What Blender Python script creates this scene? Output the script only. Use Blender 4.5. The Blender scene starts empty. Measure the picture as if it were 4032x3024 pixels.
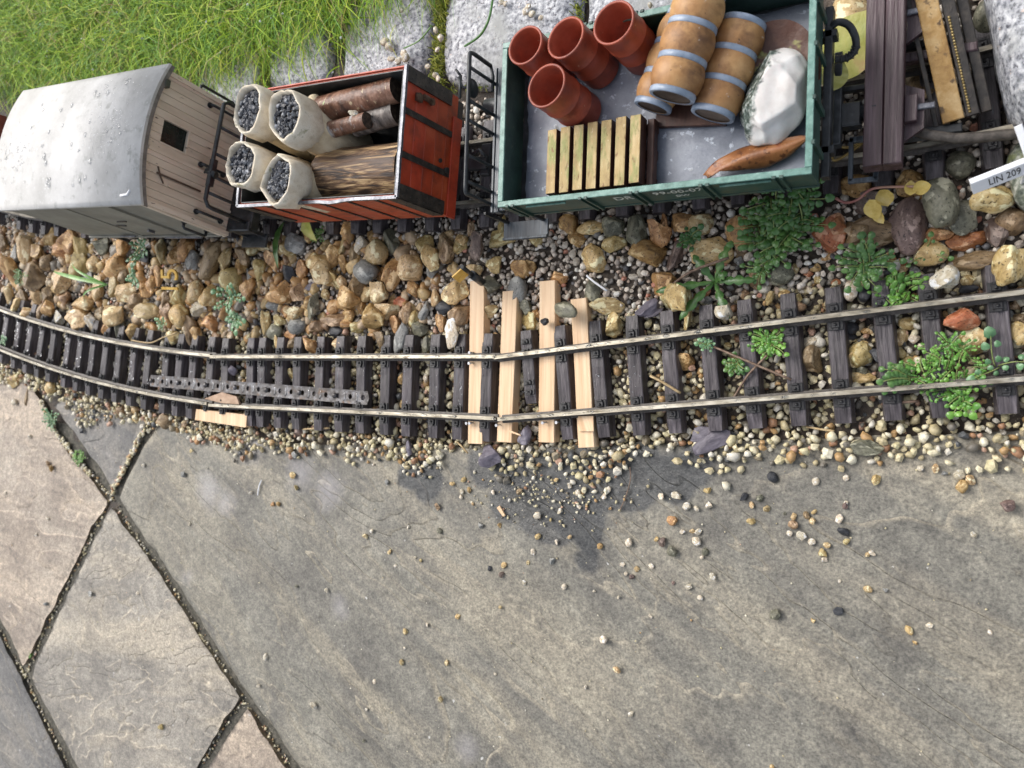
import bpy, bmesh, math, random
import numpy as np
from mathutils import Vector, Matrix, noise
from mathutils.geometry import delaunay_2d_cdt

# ------------------------------------------------------------ camera, world, sun, exposure
# units: metres; helper coordinates are in millimetres (the place is a 45 mm gauge garden railway)
MM = 0.001
scene = bpy.context.scene
COL = scene.collection
FPX, NAD, CEN, CAMH = 3035.0, (3780.0, 1600.0), (2016.0, 1512.0), 492.0
def cam_rot():
    d = Vector((NAD[0]-CEN[0], -(NAD[1]-CEN[1]), -FPX)).normalized()
    return Vector((0, 0, -1)).rotation_difference(d).to_matrix()      # world -> camera
RWC = cam_rot()
def W(px, py, z=0.0):
    """ground-truth measurement: the point at height z (mm) seen at photo pixel px, py"""
    c = Vector((px-CEN[0], -(py-CEN[1]), -FPX)); w = RWC.transposed() @ c
    t = (z-CAMH)/w.z
    return Vector((w.x*t, w.y*t, z))
def pxmm(p):
    """photo pixels per mm at a point"""
    c = RWC @ (Vector(p)-Vector((0, 0, CAMH)))
    return FPX/(-c.z)
cd = bpy.data.cameras.new('camera'); cam = bpy.data.objects.new('camera', cd); COL.objects.link(cam)
cd.sensor_width = 36.0; cd.lens = FPX/4032*36.0
cd.clip_start = 0.01; cd.clip_end = 60.0
cam.matrix_world = Matrix.Translation((0, 0, CAMH*MM)) @ RWC.transposed().to_4x4()
cd.dof.use_dof = True; cd.dof.focus_distance = 0.50; cd.dof.aperture_fstop = 13.0
scene.camera = cam
scene.view_settings.view_transform = 'Standard'; scene.view_settings.look = 'None'
scene.view_settings.gamma = 1.0; scene.view_settings.use_curve_mapping = False
scene.view_settings.exposure = EXPOSURE = 0.50
SUN_DIR = Vector((-0.74, 0.50, 0.95)).normalized()
SUN_EL = math.asin(SUN_DIR.z); SUN_AZ = math.atan2(SUN_DIR.x, SUN_DIR.y)
world = bpy.data.worlds.new('World'); scene.world = world; world.use_nodes = True
wn = world.node_tree; wn.nodes.clear()
wo = wn.nodes.new('ShaderNodeOutputWorld'); wb = wn.nodes.new('ShaderNodeBackground')
sky = wn.nodes.new('ShaderNodeTexSky'); sky.sky_type = 'NISHITA'; sky.sun_disc = False
sky.sun_elevation = SUN_EL; sky.sun_rotation = SUN_AZ % (2*math.pi)
sky.air_density = 1.0; sky.dust_density = 4.0; sky.ozone_density = 1.0
hs = wn.nodes.new('ShaderNodeHueSaturation'); hs.inputs['Saturation'].default_value = 0.42
wn.links.new(sky.outputs[0], hs.inputs['Color']); wn.links.new(hs.outputs[0], wb.inputs[0])
wb.inputs[1].default_value = 0.15; wn.links.new(wb.outputs[0], wo.inputs[0])
sd = bpy.data.lights.new('sun', 'SUN'); sd.energy = 1.15; sd.angle = math.radians(36); sd.color = (1.0, 0.97, 0.93)
so = bpy.data.objects.new('sun', sd); COL.objects.link(so)
so.rotation_euler = SUN_DIR.to_track_quat('Z', 'Y').to_euler()

rnd = random.Random(7)
# ------------------------------------------------------------ object helpers
def tag(o, label=None, cat=None, group=None, kind=None):
    if label: o['label'] = label
    if cat: o['category'] = cat
    if group: o['group'] = group
    if kind: o['kind'] = kind
    return o
def thing(name, x, y, z, rz, label, cat, group=None, rx=0.0):
    o = bpy.data.objects.new(name, None); COL.objects.link(o); o.empty_display_size = 0.01
    o.location = (x*MM, y*MM, z*MM); o.rotation_euler = (rx, 0, rz)
    return tag(o, label, cat, group)
def link(name, me, parent=None, loc=(0, 0, 0), rot=(0, 0, 0), scale=None):
    o = bpy.data.objects.new(name, me); COL.objects.link(o)
    o.location = (loc[0]*MM, loc[1]*MM, loc[2]*MM); o.rotation_euler = rot
    if scale is not None: o.scale = scale
    if parent is not None: o.parent = parent
    return o
def copy_tree(o, parent=None):
    c = o.copy(); COL.objects.link(c)
    if parent is not None: c.parent = parent
    for ch in o.children: copy_tree(ch, c)
    return c

class B:
    """collects shapes in mm and links them as one mesh object"""
    def __init__(s): s.v = []; s.f = []; s.sm = []; s.mi = []
    def add(s, vs, fs, smooth=False, mi=0):
        n = len(s.v); s.v += [tuple(v) for v in vs]
        s.f += [tuple(i+n for i in f) for f in fs]; s.sm += [smooth]*len(fs); s.mi += [mi]*len(fs)
        return s
    def box(s, c, d, rz=0.0, ch=None, rx=0.0, ry=0.0, jit=0.0, mi=0, taper=0.0):
        """box centre c, size d; top edges chamfered by ch; taper widens the foot"""
        hx, hy, hz = d[0]/2, d[1]/2, d[2]/2
        ch = min(d)*0.12 if ch is None else ch
        lv = [(-hz, taper), (hz-ch, 0.0), (hz, -ch)]
        vs = []
        for z, e in lv:
            for sx, sy in ((-1, -1), (1, -1), (1, 1), (-1, 1)):
                vs.append((sx*(hx+e), sy*(hy+(e if e < 0 else e*0.4)), z))
        m = Matrix.Rotation(rz, 3, 'Z') @ Matrix.Rotation(ry, 3, 'Y') @ Matrix.Rotation(rx, 3, 'X')
        out = []
        for v in vs:
            p = m @ Vector(v)
            out.append((p.x+c[0]+rnd.uniform(-jit, jit), p.y+c[1]+rnd.uniform(-jit, jit), p.z+c[2]+rnd.uniform(-jit, jit)))
        fs = [(3, 2, 1, 0), (8, 9, 10, 11)]
        for k in (0, 4):
            for i in range(4):
                j = (i+1) % 4; fs.append((k+i, k+j, k+4+j, k+4+i))
        return s.add(out, fs, False, mi)
    def tube(s, pts, r, n=8, cap=True, smooth=True, mi=0, radii=None):
        pts = [Vector(p) for p in pts]; vs = []; fs = []
        up = None
        for i, p in enumerate(pts):
            t = (pts[min(i+1, len(pts)-1)]-pts[max(i-1, 0)]).normalized()
            if up is None:
                up = Vector((0, 0, 1)) if abs(t.z) < 0.9 else Vector((1, 0, 0))
            u = t.cross(up).normalized(); w = u.cross(t).normalized(); up = w
            rr = radii[i] if radii else r
            for k in range(n):
                a = 2*math.pi*k/n
                vs.append(p+u*math.cos(a)*rr+w*math.sin(a)*rr)
        for i in range(len(pts)-1):
            for k in range(n):
                j = (k+1) % n; fs.append((i*n+k, i*n+j, (i+1)*n+j, (i+1)*n+k))
        s.add(vs, fs, smooth, mi)
        if cap:
            b = len(s.v)-len(vs)
            s.f.append(tuple(b+k for k in range(n))[::-1]); s.sm.append(False); s.mi.append(mi)
            e = b+(len(pts)-1)*n
            s.f.append(tuple(e+k for k in range(n))); s.sm.append(False); s.mi.append(mi)
        return s
    def lathe(s, prof, c=(0, 0, 0), n=32, m=None, smooth=True, mi=0, wob=None):
        """profile (r, z) turned about z, then matrix m, then offset c"""
        vs = []; fs = []
        for i, (r, z) in enumerate(prof):
            for k in range(n):
                a = 2*math.pi*k/n
                rr = r*(1+(wob(a, z) if wob else 0))
                v = Vector((rr*math.cos(a), rr*math.sin(a), z))
                if m is not None: v = m @ v
                vs.append(v+Vector(c))
        for i in range(len(prof)-1):
            for k in range(n):
                j = (k+1) % n; fs.append((i*n+k, i*n+j, (i+1)*n+j, (i+1)*n+k))
        return s.add(vs, fs, smooth, mi)
    def disc(s, r, z, n=24, m=None, c=(0, 0, 0), mi=0):
        vs = []
        for k in range(n):
            a = 2*math.pi*k/n; v = Vector((r*math.cos(a), r*math.sin(a), z))
            if m is not None: v = m @ v
            vs.append(v+Vector(c))
        return s.add(vs, [tuple(range(n))], False, mi)
    def prism(s, poly, z0, z1, smooth=False, mi=0):
        n = len(poly)
        vs = [(p[0], p[1], z0) for p in poly]+[(p[0], p[1], z1) for p in poly]
        fs = [tuple(range(n))[::-1], tuple(range(n, 2*n))]+[(i, (i+1) % n, n+(i+1) % n, n+i) for i in range(n)]
        return s.add(vs, fs, smooth, mi)
    def mesh(s, name, mats):
        me = bpy.data.meshes.new(name)
        me.from_pydata([(v[0]*MM, v[1]*MM, v[2]*MM) for v in s.v], [], s.f)
        for m in (mats if isinstance(mats, (list, tuple)) else [mats]): me.materials.append(m)
        me.polygons.foreach_set('use_smooth', s.sm); me.polygons.foreach_set('material_index', s.mi)
        me.update(); return me
    def obj(s, name, mats, parent=None, loc=(0, 0, 0), rot=(0, 0, 0)):
        return link(name, s.mesh(name, mats), parent, loc, rot)
    def split(s, name, mats, parent=None, loc=(0, 0, 0), rot=(0, 0, 0)):
        """every separate piece becomes an object of its own"""
        par = list(range(len(s.v)))
        def fd(i):
            while par[i] != i: par[i] = par[par[i]]; i = par[i]
            return i
        for f in s.f:
            for q in f[1:]: par[fd(q)] = fd(f[0])
        gr = {}
        for k, f in enumerate(s.f): gr.setdefault(fd(f[0]), []).append(k)
        out = []
        for ks in gr.values():
            c = B(); mp = {}
            for k in ks:
                for q in s.f[k]:
                    if q not in mp: mp[q] = len(c.v); c.v.append(s.v[q])
                c.f.append(tuple(mp[q] for q in s.f[k])); c.sm.append(s.sm[k]); c.mi.append(s.mi[k])
            out.append(c.obj(name, mats, parent, loc, rot))
        return out

def np_mesh(name, V, Fq, mat, smooth=True, mats=None, mi=None):
    """V (n,3) mm, Fq (m,k) faces all of k corners"""
    me = bpy.data.meshes.new(name); k = Fq.shape[1]
    me.vertices.add(len(V)); me.vertices.foreach_set('co', (V*MM).astype(np.float32).ravel())
    me.loops.add(Fq.size); me.loops.foreach_set('vertex_index', Fq.astype(np.int32).ravel())
    me.polygons.add(len(Fq)); me.polygons.foreach_set('loop_start', np.arange(0, Fq.size, k, dtype=np.int32))
    me.polygons.foreach_set('loop_total', np.full(len(Fq), k, dtype=np.int32))
    me.polygons.foreach_set('use_smooth', np.full(len(Fq), smooth))
    for m in (mats or [mat]): me.materials.append(m)
    if mi is not None: me.polygons.foreach_set('material_index', mi.astype(np.int32))
    me.update(calc_edges=True); me.validate(); return me

# ------------------------------------------------------------ materials
def ramp(nt, cols, interp='LINEAR'):
    r = nt.nodes.new('ShaderNodeValToRGB'); cr = r.color_ramp; cr.interpolation = interp
    while len(cr.elements) > len(cols): cr.elements.remove(cr.elements[-1])
    while len(cr.elements) < len(cols): cr.elements.new(1.0)
    for e, (p, c) in zip(cr.elements, cols): e.position = p; e.color = (c[0], c[1], c[2], 1)
    return r
def M(name, cols, sc=0.15, det=7.0, rgh=0.5, rr=0.12, stretch=(1, 1, 1), bump=0.15, bsc=None, metal=0.0, coat=0.0,
      spots=(), island=None, orand=0.0, wob=0.0, spec=0.5, bumpstretch=None, trans=0.0, sss=0.0, bright=0.0):
    m = bpy.data.materials.new(name); m.use_nodes = True; nt = m.node_tree; L = nt.links
    b = nt.nodes['Principled BSDF']; tc = nt.nodes.new('ShaderNodeTexCoord'); mp = nt.nodes.new('ShaderNodeMapping')
    mp.inputs['Scale'].default_value = tuple(1000*q for q in stretch); L.new(tc.outputs['Object'], mp.inputs['Vector'])
    oi = nt.nodes.new('ShaderNodeObjectInfo')
    off = nt.nodes.new('ShaderNodeVectorMath'); off.operation = 'SCALE'; off.inputs[0].default_value = (431, 377, 211)
    L.new(oi.outputs['Random'], off.inputs['Scale']); L.new(off.outputs[0], mp.inputs['Location'])
    def noi(scale, detail=det, vec=mp, dist=0.0):
        n = nt.nodes.new('ShaderNodeTexNoise'); n.inputs['Scale'].default_value = scale
        n.inputs['Detail'].default_value = detail; n.inputs['Roughness'].default_value = 0.62
        n.inputs['Distortion'].default_value = dist
        L.new(vec.outputs[0], n.inputs['Vector']); return n
    n1 = noi(sc, dist=wob)
    st = nt.nodes.new('ShaderNodeMapRange'); st.inputs['From Min'].default_value = 0.3; st.inputs['From Max'].default_value = 0.7
    L.new(n1.outputs['Fac'], st.inputs['Value'])
    r = ramp(nt, cols); L.new(st.outputs[0], r.inputs[0]); cur = r.outputs[0]
    if island:
        ge = nt.nodes.new('ShaderNodeNewGeometry'); ri = ramp(nt, island, 'CONSTANT'); L.new(ge.outputs['Random Per Island'], ri.inputs[0])
        mx = nt.nodes.new('ShaderNodeMix'); mx.data_type = 'RGBA'; mx.blend_type = 'MULTIPLY'; mx.inputs[0].default_value = 1.0
        L.new(ri.outputs[0], mx.inputs[6]); L.new(cur, mx.inputs[7]); cur = mx.outputs[2]
    for (ssc, lo, hi, colr) in spots:
        n2 = noi(ssc, 5.0); mr = nt.nodes.new('ShaderNodeMapRange'); mr.inputs['From Min'].default_value = lo; mr.inputs['From Max'].default_value = hi
        L.new(n2.outputs['Fac'], mr.inputs['Value'])
        mx = nt.nodes.new('ShaderNodeMix'); mx.data_type = 'RGBA'; L.new(mr.outputs[0], mx.inputs[0])
        L.new(cur, mx.inputs[6]); mx.inputs[7].default_value = (*colr, 1); cur = mx.outputs[2]
    if orand:
        h = nt.nodes.new('ShaderNodeHueSaturation'); mr = nt.nodes.new('ShaderNodeMapRange')
        mr.inputs['To Min'].default_value = 1-orand; mr.inputs['To Max'].default_value = 1+orand
        L.new(oi.outputs['Random'], mr.inputs['Value']); L.new(mr.outputs[0], h.inputs['Value'])
        m2 = nt.nodes.new('ShaderNodeMapRange'); m2.inputs['To Min'].default_value = 0.5+orand*0.05; m2.inputs['To Max'].default_value = 0.5-orand*0.05
        L.new(oi.outputs['Random'], m2.inputs['Value']); L.new(m2.outputs[0], h.inputs['Hue'])
        L.new(cur, h.inputs['Color']); cur = h.outputs[0]
    L.new(cur, b.inputs['Base Color'])
    mr = nt.nodes.new('ShaderNodeMapRange'); mr.inputs['To Min'].default_value = max(0.02, rgh-rr); mr.inputs['To Max'].default_value = min(1, rgh+rr)
    n3 = noi(sc*2.3, 3.0); L.new(n3.outputs['Fac'], mr.inputs['Value']); L.new(mr.outputs[0], b.inputs['Roughness'])
    b.inputs['Metallic'].default_value = metal; b.inputs['Coat Weight'].default_value = coat; b.inputs['Coat Roughness'].default_value = 0.15
    b.inputs['Specular IOR Level'].default_value = spec; b.inputs['Transmission Weight'].default_value = trans
    if sss:
        b.inputs['Subsurface Weight'].default_value = sss; b.inputs['Subsurface Radius'].default_value = (0.004, 0.003, 0.003); b.inputs['Subsurface Scale'].default_value = 1.0
    if bump:
        bv = mp
        if bumpstretch:
            bv = nt.nodes.new('ShaderNodeMapping'); bv.inputs['Scale'].default_value = tuple(1000*q for q in bumpstretch); L.new(tc.outputs['Object'], bv.inputs['Vector'])
        nb = noi(bsc or sc*3, 8.0, bv); bp = nt.nodes.new('ShaderNodeBump'); bp.inputs['Distance'].default_value = bump*MM; bp.inputs['Strength'].default_value = 1.0
        L.new(nb.outputs['Fac'], bp.inputs['Height']); L.new(bp.outputs[0], b.inputs['Normal'])
    m['bsdf'] = b.name
    return m
C = lambda *a: a
G3 = lambda a, b, c: [(0, a), (0.5, b), (1, c)]
rock_cols = dict(
 o=G3((.18, .085, .03), (.41, .22, .08), (.60, .39, .18)), y=G3((.28, .18, .06), (.51, .365, .15), (.68, .56, .32)),
 t=G3((.26, .165, .07), (.50, .355, .17), (.68, .55, .34)), g=G3((.13, .13, .125), (.25, .25, .235), (.36, .36, .33)),
 k=G3((.06, .06, .04), (.15, .145, .10), (.25, .24, .17)), b=G3((.012, .013, .016), (.03, .032, .037), (.07, .072, .08)),
 p=G3((.22, .11, .035), (.46, .275, .105), (.64, .45, .23)), d=G3((.07, .045, .038), (.16, .11, .09), (.26, .19, .155)),
 w=G3((.42, .32, .2), (.62, .54, .40), (.76, .71, .6)), s=G3((.085, .075, .095), (.14, .125, .155), (.22, .2, .235)),
 r=G3((.25, .07, .03), (.44, .15, .06), (.52, .27, .15)), n=G3((.12, .07, .035), (.27, .175, .09), (.42, .30, .18)))
colour_words = dict(o='orange-brown', y='ochre yellow', t='pale tan', g='grey', k='dark greenish grey', b='black', p='pinkish tan',
                    d='dark purplish brown', w='cream white', s='purple-grey slate', r='rusty orange', n='dull brown')
ROCK = {}
for k_, c_ in rock_cols.items():
    sp = [(0.7, .58, .64, tuple(q*0.30 for q in c_[0][1])), (0.12, .56, .60, tuple(min(.8, q*1.25+.03) for q in c_[2][1]))]
    if k_ in 'sb': sp = []
    ROCK[k_] = M('flint_'+colour_words[k_].replace(' ', '_'), c_, sc=0.13, rgh=.46, rr=.16, bump=.5, bsc=.40, orand=.20, wob=1.2, spots=sp)

# ------------------------------------------------------------ the lie of the land
def sst(a, b, x):
    t = np.clip((x-a)/(b-a), 0, 1); return t*t*(3-2*t)
def poly_c(pts, deg=3):
    p = np.array(pts); return np.polyfit(p[:, 0], p[:, 1], deg)
RAIL_N = [(0,1219),(92,1257),(179,1289),(271,1311),(380,1333),(515,1357),(651,1382),(787,1398),(903,1405),(1171,1404.5),(1442,1404.5),(1700,1404.5),(1959,1403),(2182,1377),(2423,1344),(2600,1332),(2937,1279),(3200,1253),(3400,1226),(3580,1197),(4032,1142)]
RAIL_S = [(0,1371),(109,1425),(217,1460),(380,1496),(543,1536),(705,1574),(825,1593),(1000,1604),(1388,1623),(1660,1639),(1898,1645),(2013,1647),(2242,1628),(2484,1609),(2695,1599),(3138,1570),(3507,1540),(4032,1489)]
def sect(n0, n1, s0, s1, deg):
    a = [W(p[0], p[1], 16) for p in RAIL_N if n0 <= p[0] <= n1]; b = [W(p[0], p[1], 16) for p in RAIL_S if s0 <= p[0] <= s1]
    ca, cb = poly_c([(q.x, q.y) for q in a], deg), poly_c([(q.x, q.y) for q in b], deg)
    return (ca+cb)/2
SEC = [(-1230.0, -602.0, sect(0, 903, 0, 825, 2)), (-602.0, -291.0, sect(903, 1959, 825, 2013, 1)), (-291.0, 150.0, sect(1959, 4032, 2013, 4032, 1))]
def near_c(x):
    for a, b, c in SEC:
        if x <= b or b == 150.0: return float(np.polyval(c, x)), float(np.polyval(np.polyder(c), x))
FARP = [(-1300,345),(-1150,298),(-1050,266),(-960,243),(-911,231),(-836,218),(-754,209),(-600,194),(-422,179.5),(-346,173.6),(-278,170),(-186,167),(-143,165.5),(-65,165),(-13,166),(40,170),(150,186)]
_fx = np.array([p[0] for p in FARP]); _fy = np.array([p[1] for p in FARP])
def far_c(x):
    y = float(np.interp(x, _fx, _fy)); s = (float(np.interp(x+25, _fx, _fy))-float(np.interp(x-25, _fx, _fy)))/50
    return y, s
nx_ = np.arange(-1300, 200, 10.0); ny_ = np.array([near_c(x)[0] for x in nx_])
def ncv(x): return np.interp(x, nx_, ny_)
def fcv(x): return np.interp(x, _fx, _fy)
def gh(x, y):
    """ground height in mm"""
    x = np.asarray(x, float); y = np.asarray(y, float); n = ncv(x); f = fcv(x)
    z = -7+3.5*sst(n-60, n-44, y)+2.5*sst(n+38, n+60, y)-1.5*sst(f-52, f-42, y)+4*sst(f+45, f+62, y)+7*sst(f+110, f+165, y)
    return z
soil_m = M('dark_wet_soil', G3((.018, .013, .009), (.045, .032, .022), (.09, .066, .045)), sc=.12, rgh=.65, bump=1.2, bsc=.3, spots=[(.5, .62, .66, (.2, .17, .12))])
gx = np.concatenate([[-40000, -12000, -5000, -2600, -1700], np.arange(-1320, 221, 9.0), [300, 500, 900, 2000, 6000, 40000]])
gy = np.concatenate([[-40000, -12000, -4000, -1500, -700, -300], np.arange(-110, 640, 8.0), [800, 1200, 2500, 6000, 40000]])
GX, GY = np.meshgrid(gx, gy); GZ = gh(GX, GY)+np.array([[noise.noise((float(x)*.03, float(y)*.03, 0))*1.6+noise.noise((float(x)*.11, float(y)*.11, 3))*.9 for x in gx] for y in gy])
V = np.stack([GX.ravel(), GY.ravel(), GZ.ravel()], 1); nxn = len(gx); nyn = len(gy)
ii = (np.arange(nyn-1)[:, None]*nxn+np.arange(nxn-1)[None]).ravel()
Fq = np.stack([ii, ii+1, ii+nxn+1, ii+nxn], 1)
tag(link('ground', np_mesh('ground', V, Fq, soil_m)), kind='structure')

# ------------------------------------------------------------ patio of riven sandstone slabs
def slab_mat(name, cols, wet=(), tan=(.37, .335, .265), pale=(), rotd=-33, lvl=12.0, el=(.42, 1.25)):
    m = bpy.data.materials.new(name); m.use_nodes = True; nt = m.node_tree; L = nt.links; b = nt.nodes['Principled BSDF']
    tc = nt.nodes.new('ShaderNodeTexCoord')
    def mapp(sc, rot=0.0):
        mp = nt.nodes.new('ShaderNodeMapping'); mp.vector_type = 'TEXTURE'
        mp.inputs['Rotation'].default_value = (0, 0, rot); mp.inputs['Scale'].default_value = tuple(MM/q for q in sc)
        L.new(tc.outputs['Object'], mp.inputs['Vector']); return mp
    m1 = mapp((1, 1, 1))
    def noi(scale, det, vec, rough=.6, dist=0.0):
        n = nt.nodes.new('ShaderNodeTexNoise'); n.inputs['Scale'].default_value = scale; n.inputs['Detail'].default_value = det
        n.inputs['Roughness'].default_value = rough; n.inputs['Distortion'].default_value = dist; L.new(vec.outputs[0], n.inputs['Vector']); return n
    def math_(op, a, b_=None, c=None):
        n = nt.nodes.new('ShaderNodeMath'); n.operation = op
        for i, q in enumerate((a, b_, c)):
            if q is None: continue
            if isinstance(q, (int, float)): n.inputs[i].default_value = q
            else: L.new(q, n.inputs[i])
        return n.outputs[0]
    def mr(v, a, b_, c=0.0, d=1.0):
        n = nt.nodes.new('ShaderNodeMapRange'); n.inputs[1].default_value = a; n.inputs[2].default_value = b_; n.inputs[3].default_value = c; n.inputs[4].default_value = d
        L.new(v, n.inputs[0]); return n.outputs[0]
    def mix(f, a, b_, mode='MIX'):
        n = nt.nodes.new('ShaderNodeMix'); n.data_type = 'RGBA'; n.blend_type = mode
        if isinstance(f, float): n.inputs[0].default_value = f
        else: L.new(f, n.inputs[0])
        for i, q in ((6, a), (7, b_)):
            if isinstance(q, tuple): n.inputs[i].default_value = (*q, 1)
            else: L.new(q, n.inputs[i])
        return n.outputs[2]
    big = noi(.011, 8, m1, .68); r = ramp(nt, cols); L.new(mr(big.outputs[0], .32, .68), r.inputs[0]); cur = r.outputs[0]
    # riven layers: long ledges running down the slab
    ms = mapp((el[0], el[1], 1), math.radians(rotd)); lay = noi(.0075, 4.0, ms, .55, .5)
    lv = math_('MULTIPLY', lay.outputs[0], lvl); fr = math_('FRACT', lv); fl = math_('FLOOR', lv)
    stepc = mr(fr, .0, .10); height = math_('ADD', fl, stepc)
    patch = mr(noi(.010, 4, m1).outputs[0], .38, .58, .15, 1.0)
    edge = math_('MULTIPLY', math_('MULTIPLY', mr(fr, .22, .03), mr(fr, .0, .02)), patch)
    cur = mix(math_('MULTIPLY', math_('MULTIPLY', mr(fr, .95, .10), patch), .62), cur, cols[0][1]); cur = mix(math_('MULTIPLY', edge, .80), cur, tan); cur = mix(math_('MULTIPLY', math_('MULTIPLY', mr(fr, .975, .998), patch), .28), cur, tuple(q*.35 for q in cols[0][1]))  # last mix paints the thin shadow of each ledge crack into the colour
    band = noi(.013, 6, mapp((el[0]*.5, el[1]*1.2, 1), math.radians(rotd)), .62, .5); cur = mix(mr(band.outputs[0], .48, .64, 0, .62), cur, tuple(q*1.0 for q in tan))
    dark = noi(.03, 6, m1, .7); cur = mix(mr(dark.outputs[0], .5, .72, 0, .35), cur, cols[0][1])
    gr = noi(.55, 4, m1, .75); cur = mix(.85, cur, mix(mr(gr.outputs[0], .35, .65), (.50, .50, .50), (1.45, 1.43, 1.38)), 'MULTIPLY')
    g2 = noi(.17, 5, m1, .7); cur = mix(.8, cur, mix(mr(g2.outputs[0], .35, .65), (.68, .67, .65), (1.28, 1.26, 1.2)), 'MULTIPLY')
    sp = noi(.16, 3, m1, .5); cur = mix(mr(sp.outputs[0], .735, .76, 0, .8), cur, (.62, .61, .58))
    def blob(lst, soft, dist_amp=26):
        wn_ = noi(.035, 5, m1); cur_d = None
        for (x, y, rr_) in lst:
            vd = nt.nodes.new('ShaderNodeVectorMath'); vd.operation = 'DISTANCE'; L.new(tc.outputs['Object'], vd.inputs[0]); vd.inputs[1].default_value = (x*MM, y*MM, 0)
            q = math_('SUBTRACT', math_('MULTIPLY', vd.outputs['Value'], 1000.0), rr_)
            cur_d = q if cur_d is None else math_('MINIMUM', cur_d, q)
        d = math_('ADD', cur_d, math_('MULTIPLY', math_('SUBTRACT', wn_.outputs[0], .5), dist_amp))
        return mr(d, soft, -soft)
    rough = mr(gr.outputs[0], .3, .7, .42, .66)
    if pale:
        cur = mix(math_('MULTIPLY', blob(pale, 9), .38), cur, (.50, .48, .50))
    if wet:
        wm = blob(wet, 2.2); cur = mix(math_('MULTIPLY', wm, 1.0), cur, mix(.9, cur, (.27, .30, .37), 'MULTIPLY'))
        n = nt.nodes.new('ShaderNodeMix'); L.new(wm, n.inputs[0]); L.new(rough, n.inputs[2]); n.inputs[3].default_value = .20; rough = n.outputs[0]
    L.new(cur, b.inputs['Base Color']); L.new(rough, b.inputs['Roughness'])
    b1 = nt.nodes.new('ShaderNodeBump'); b1.inputs['Distance'].default_value = .0010; b1.inputs['Strength'].default_value = 1; L.new(math_('MULTIPLY', height, .8), b1.inputs['Height'])
    b2 = nt.nodes.new('ShaderNodeBump'); b2.inputs['Distance'].default_value = .0009; L.new(math_('ADD', noi(.16, 8, m1, .75).outputs[0], math_('MULTIPLY', gr.outputs[0], .35)), b2.inputs['Height'])
    L.new(b1.outputs[0], b2.inputs['Normal']); L.new(b2.outputs[0], b.inputs['Normal'])
    return m
def pw(*pp): return [tuple(W(a, b_, 0))[:2]+(r_,) for a, b_, r_ in pp]
slabE = slab_mat('grey_green_sandstone', G3((.108, .103, .096), (.215, .208, .182), (.305, .292, .252)),
   wet=pw((1615, 1865, 14), (1680, 1900, 15), (2010, 1960, 18), (2110, 2010, 20), (2190, 2060, 18), (2290, 2040, 19), (2310, 2120, 12), (2320, 2200, 11), (1900, 1850, 14), (2180, 1900, 26), (2350, 1880, 26), (2500, 1880, 24), (2650, 1880, 18), (2060, 1880, 20), (2750, 1830, 14)),
   pale=pw((820, 1940, 14), (980, 1740, 16), (1180, 1870, 13), (1290, 1930, 12), (880, 1980, 8), (1330, 2400, 5), (740, 2270, 4), (1840, 2950, 4), (1390, 1740, 10)))
slabA = slab_mat('pinkish_buff_sandstone', G3((.20, .165, .14), (.37, .315, .265), (.50, .44, .37)), tan=(.54, .45, .36), rotd=-8, el=(.55, 1.1), lvl=9)
slabC = slab_mat('buff_grey_sandstone', G3((.15, .14, .13), (.30, .28, .25), (.43, .40, .355)), tan=(.52, .46, .37), rotd=8, el=(.7, 1.2), lvl=16)
slabF = slab_mat('blue_grey_sandstone', G3((.10, .10, .105), (.19, .185, .18), (.27, .25, .23)), tan=(.3, .27, .22))
grout_m = M('gritty_mortar', G3((.03, .028, .02), (.085, .078, .06), (.17, .155, .12)), sc=.25, rgh=.75, bump=1.5, bsc=.5)
def inside(P, poly):
    x, y = P[:, 0], P[:, 1]; r = np.zeros(len(P), bool); n = len(poly)
    for i in range(n):
        x1, y1 = poly[i]; x2, y2 = poly[(i+1) % n]
        c = ((y1 > y) != (y2 > y)); xx = (x2-x1)*(y-y1)/((y2-y1) if y2 != y1 else 1e-9)+x1
        r ^= c & (x < xx)
    return r
def edge_d(P, poly):
    d = np.full(len(P), 1e9); n = len(poly)
    for i in range(n):
        a = np.array(poly[i]); b = np.array(poly[(i+1) % n]); ab = b-a
        t = np.clip(((P-a)@ab)/(ab@ab), 0, 1); d = np.minimum(d, np.hypot(*(P-a-t[:, None]*ab).T))
    return d
patio = tag(link('patio', None), kind='structure')
px_all = []
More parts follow.
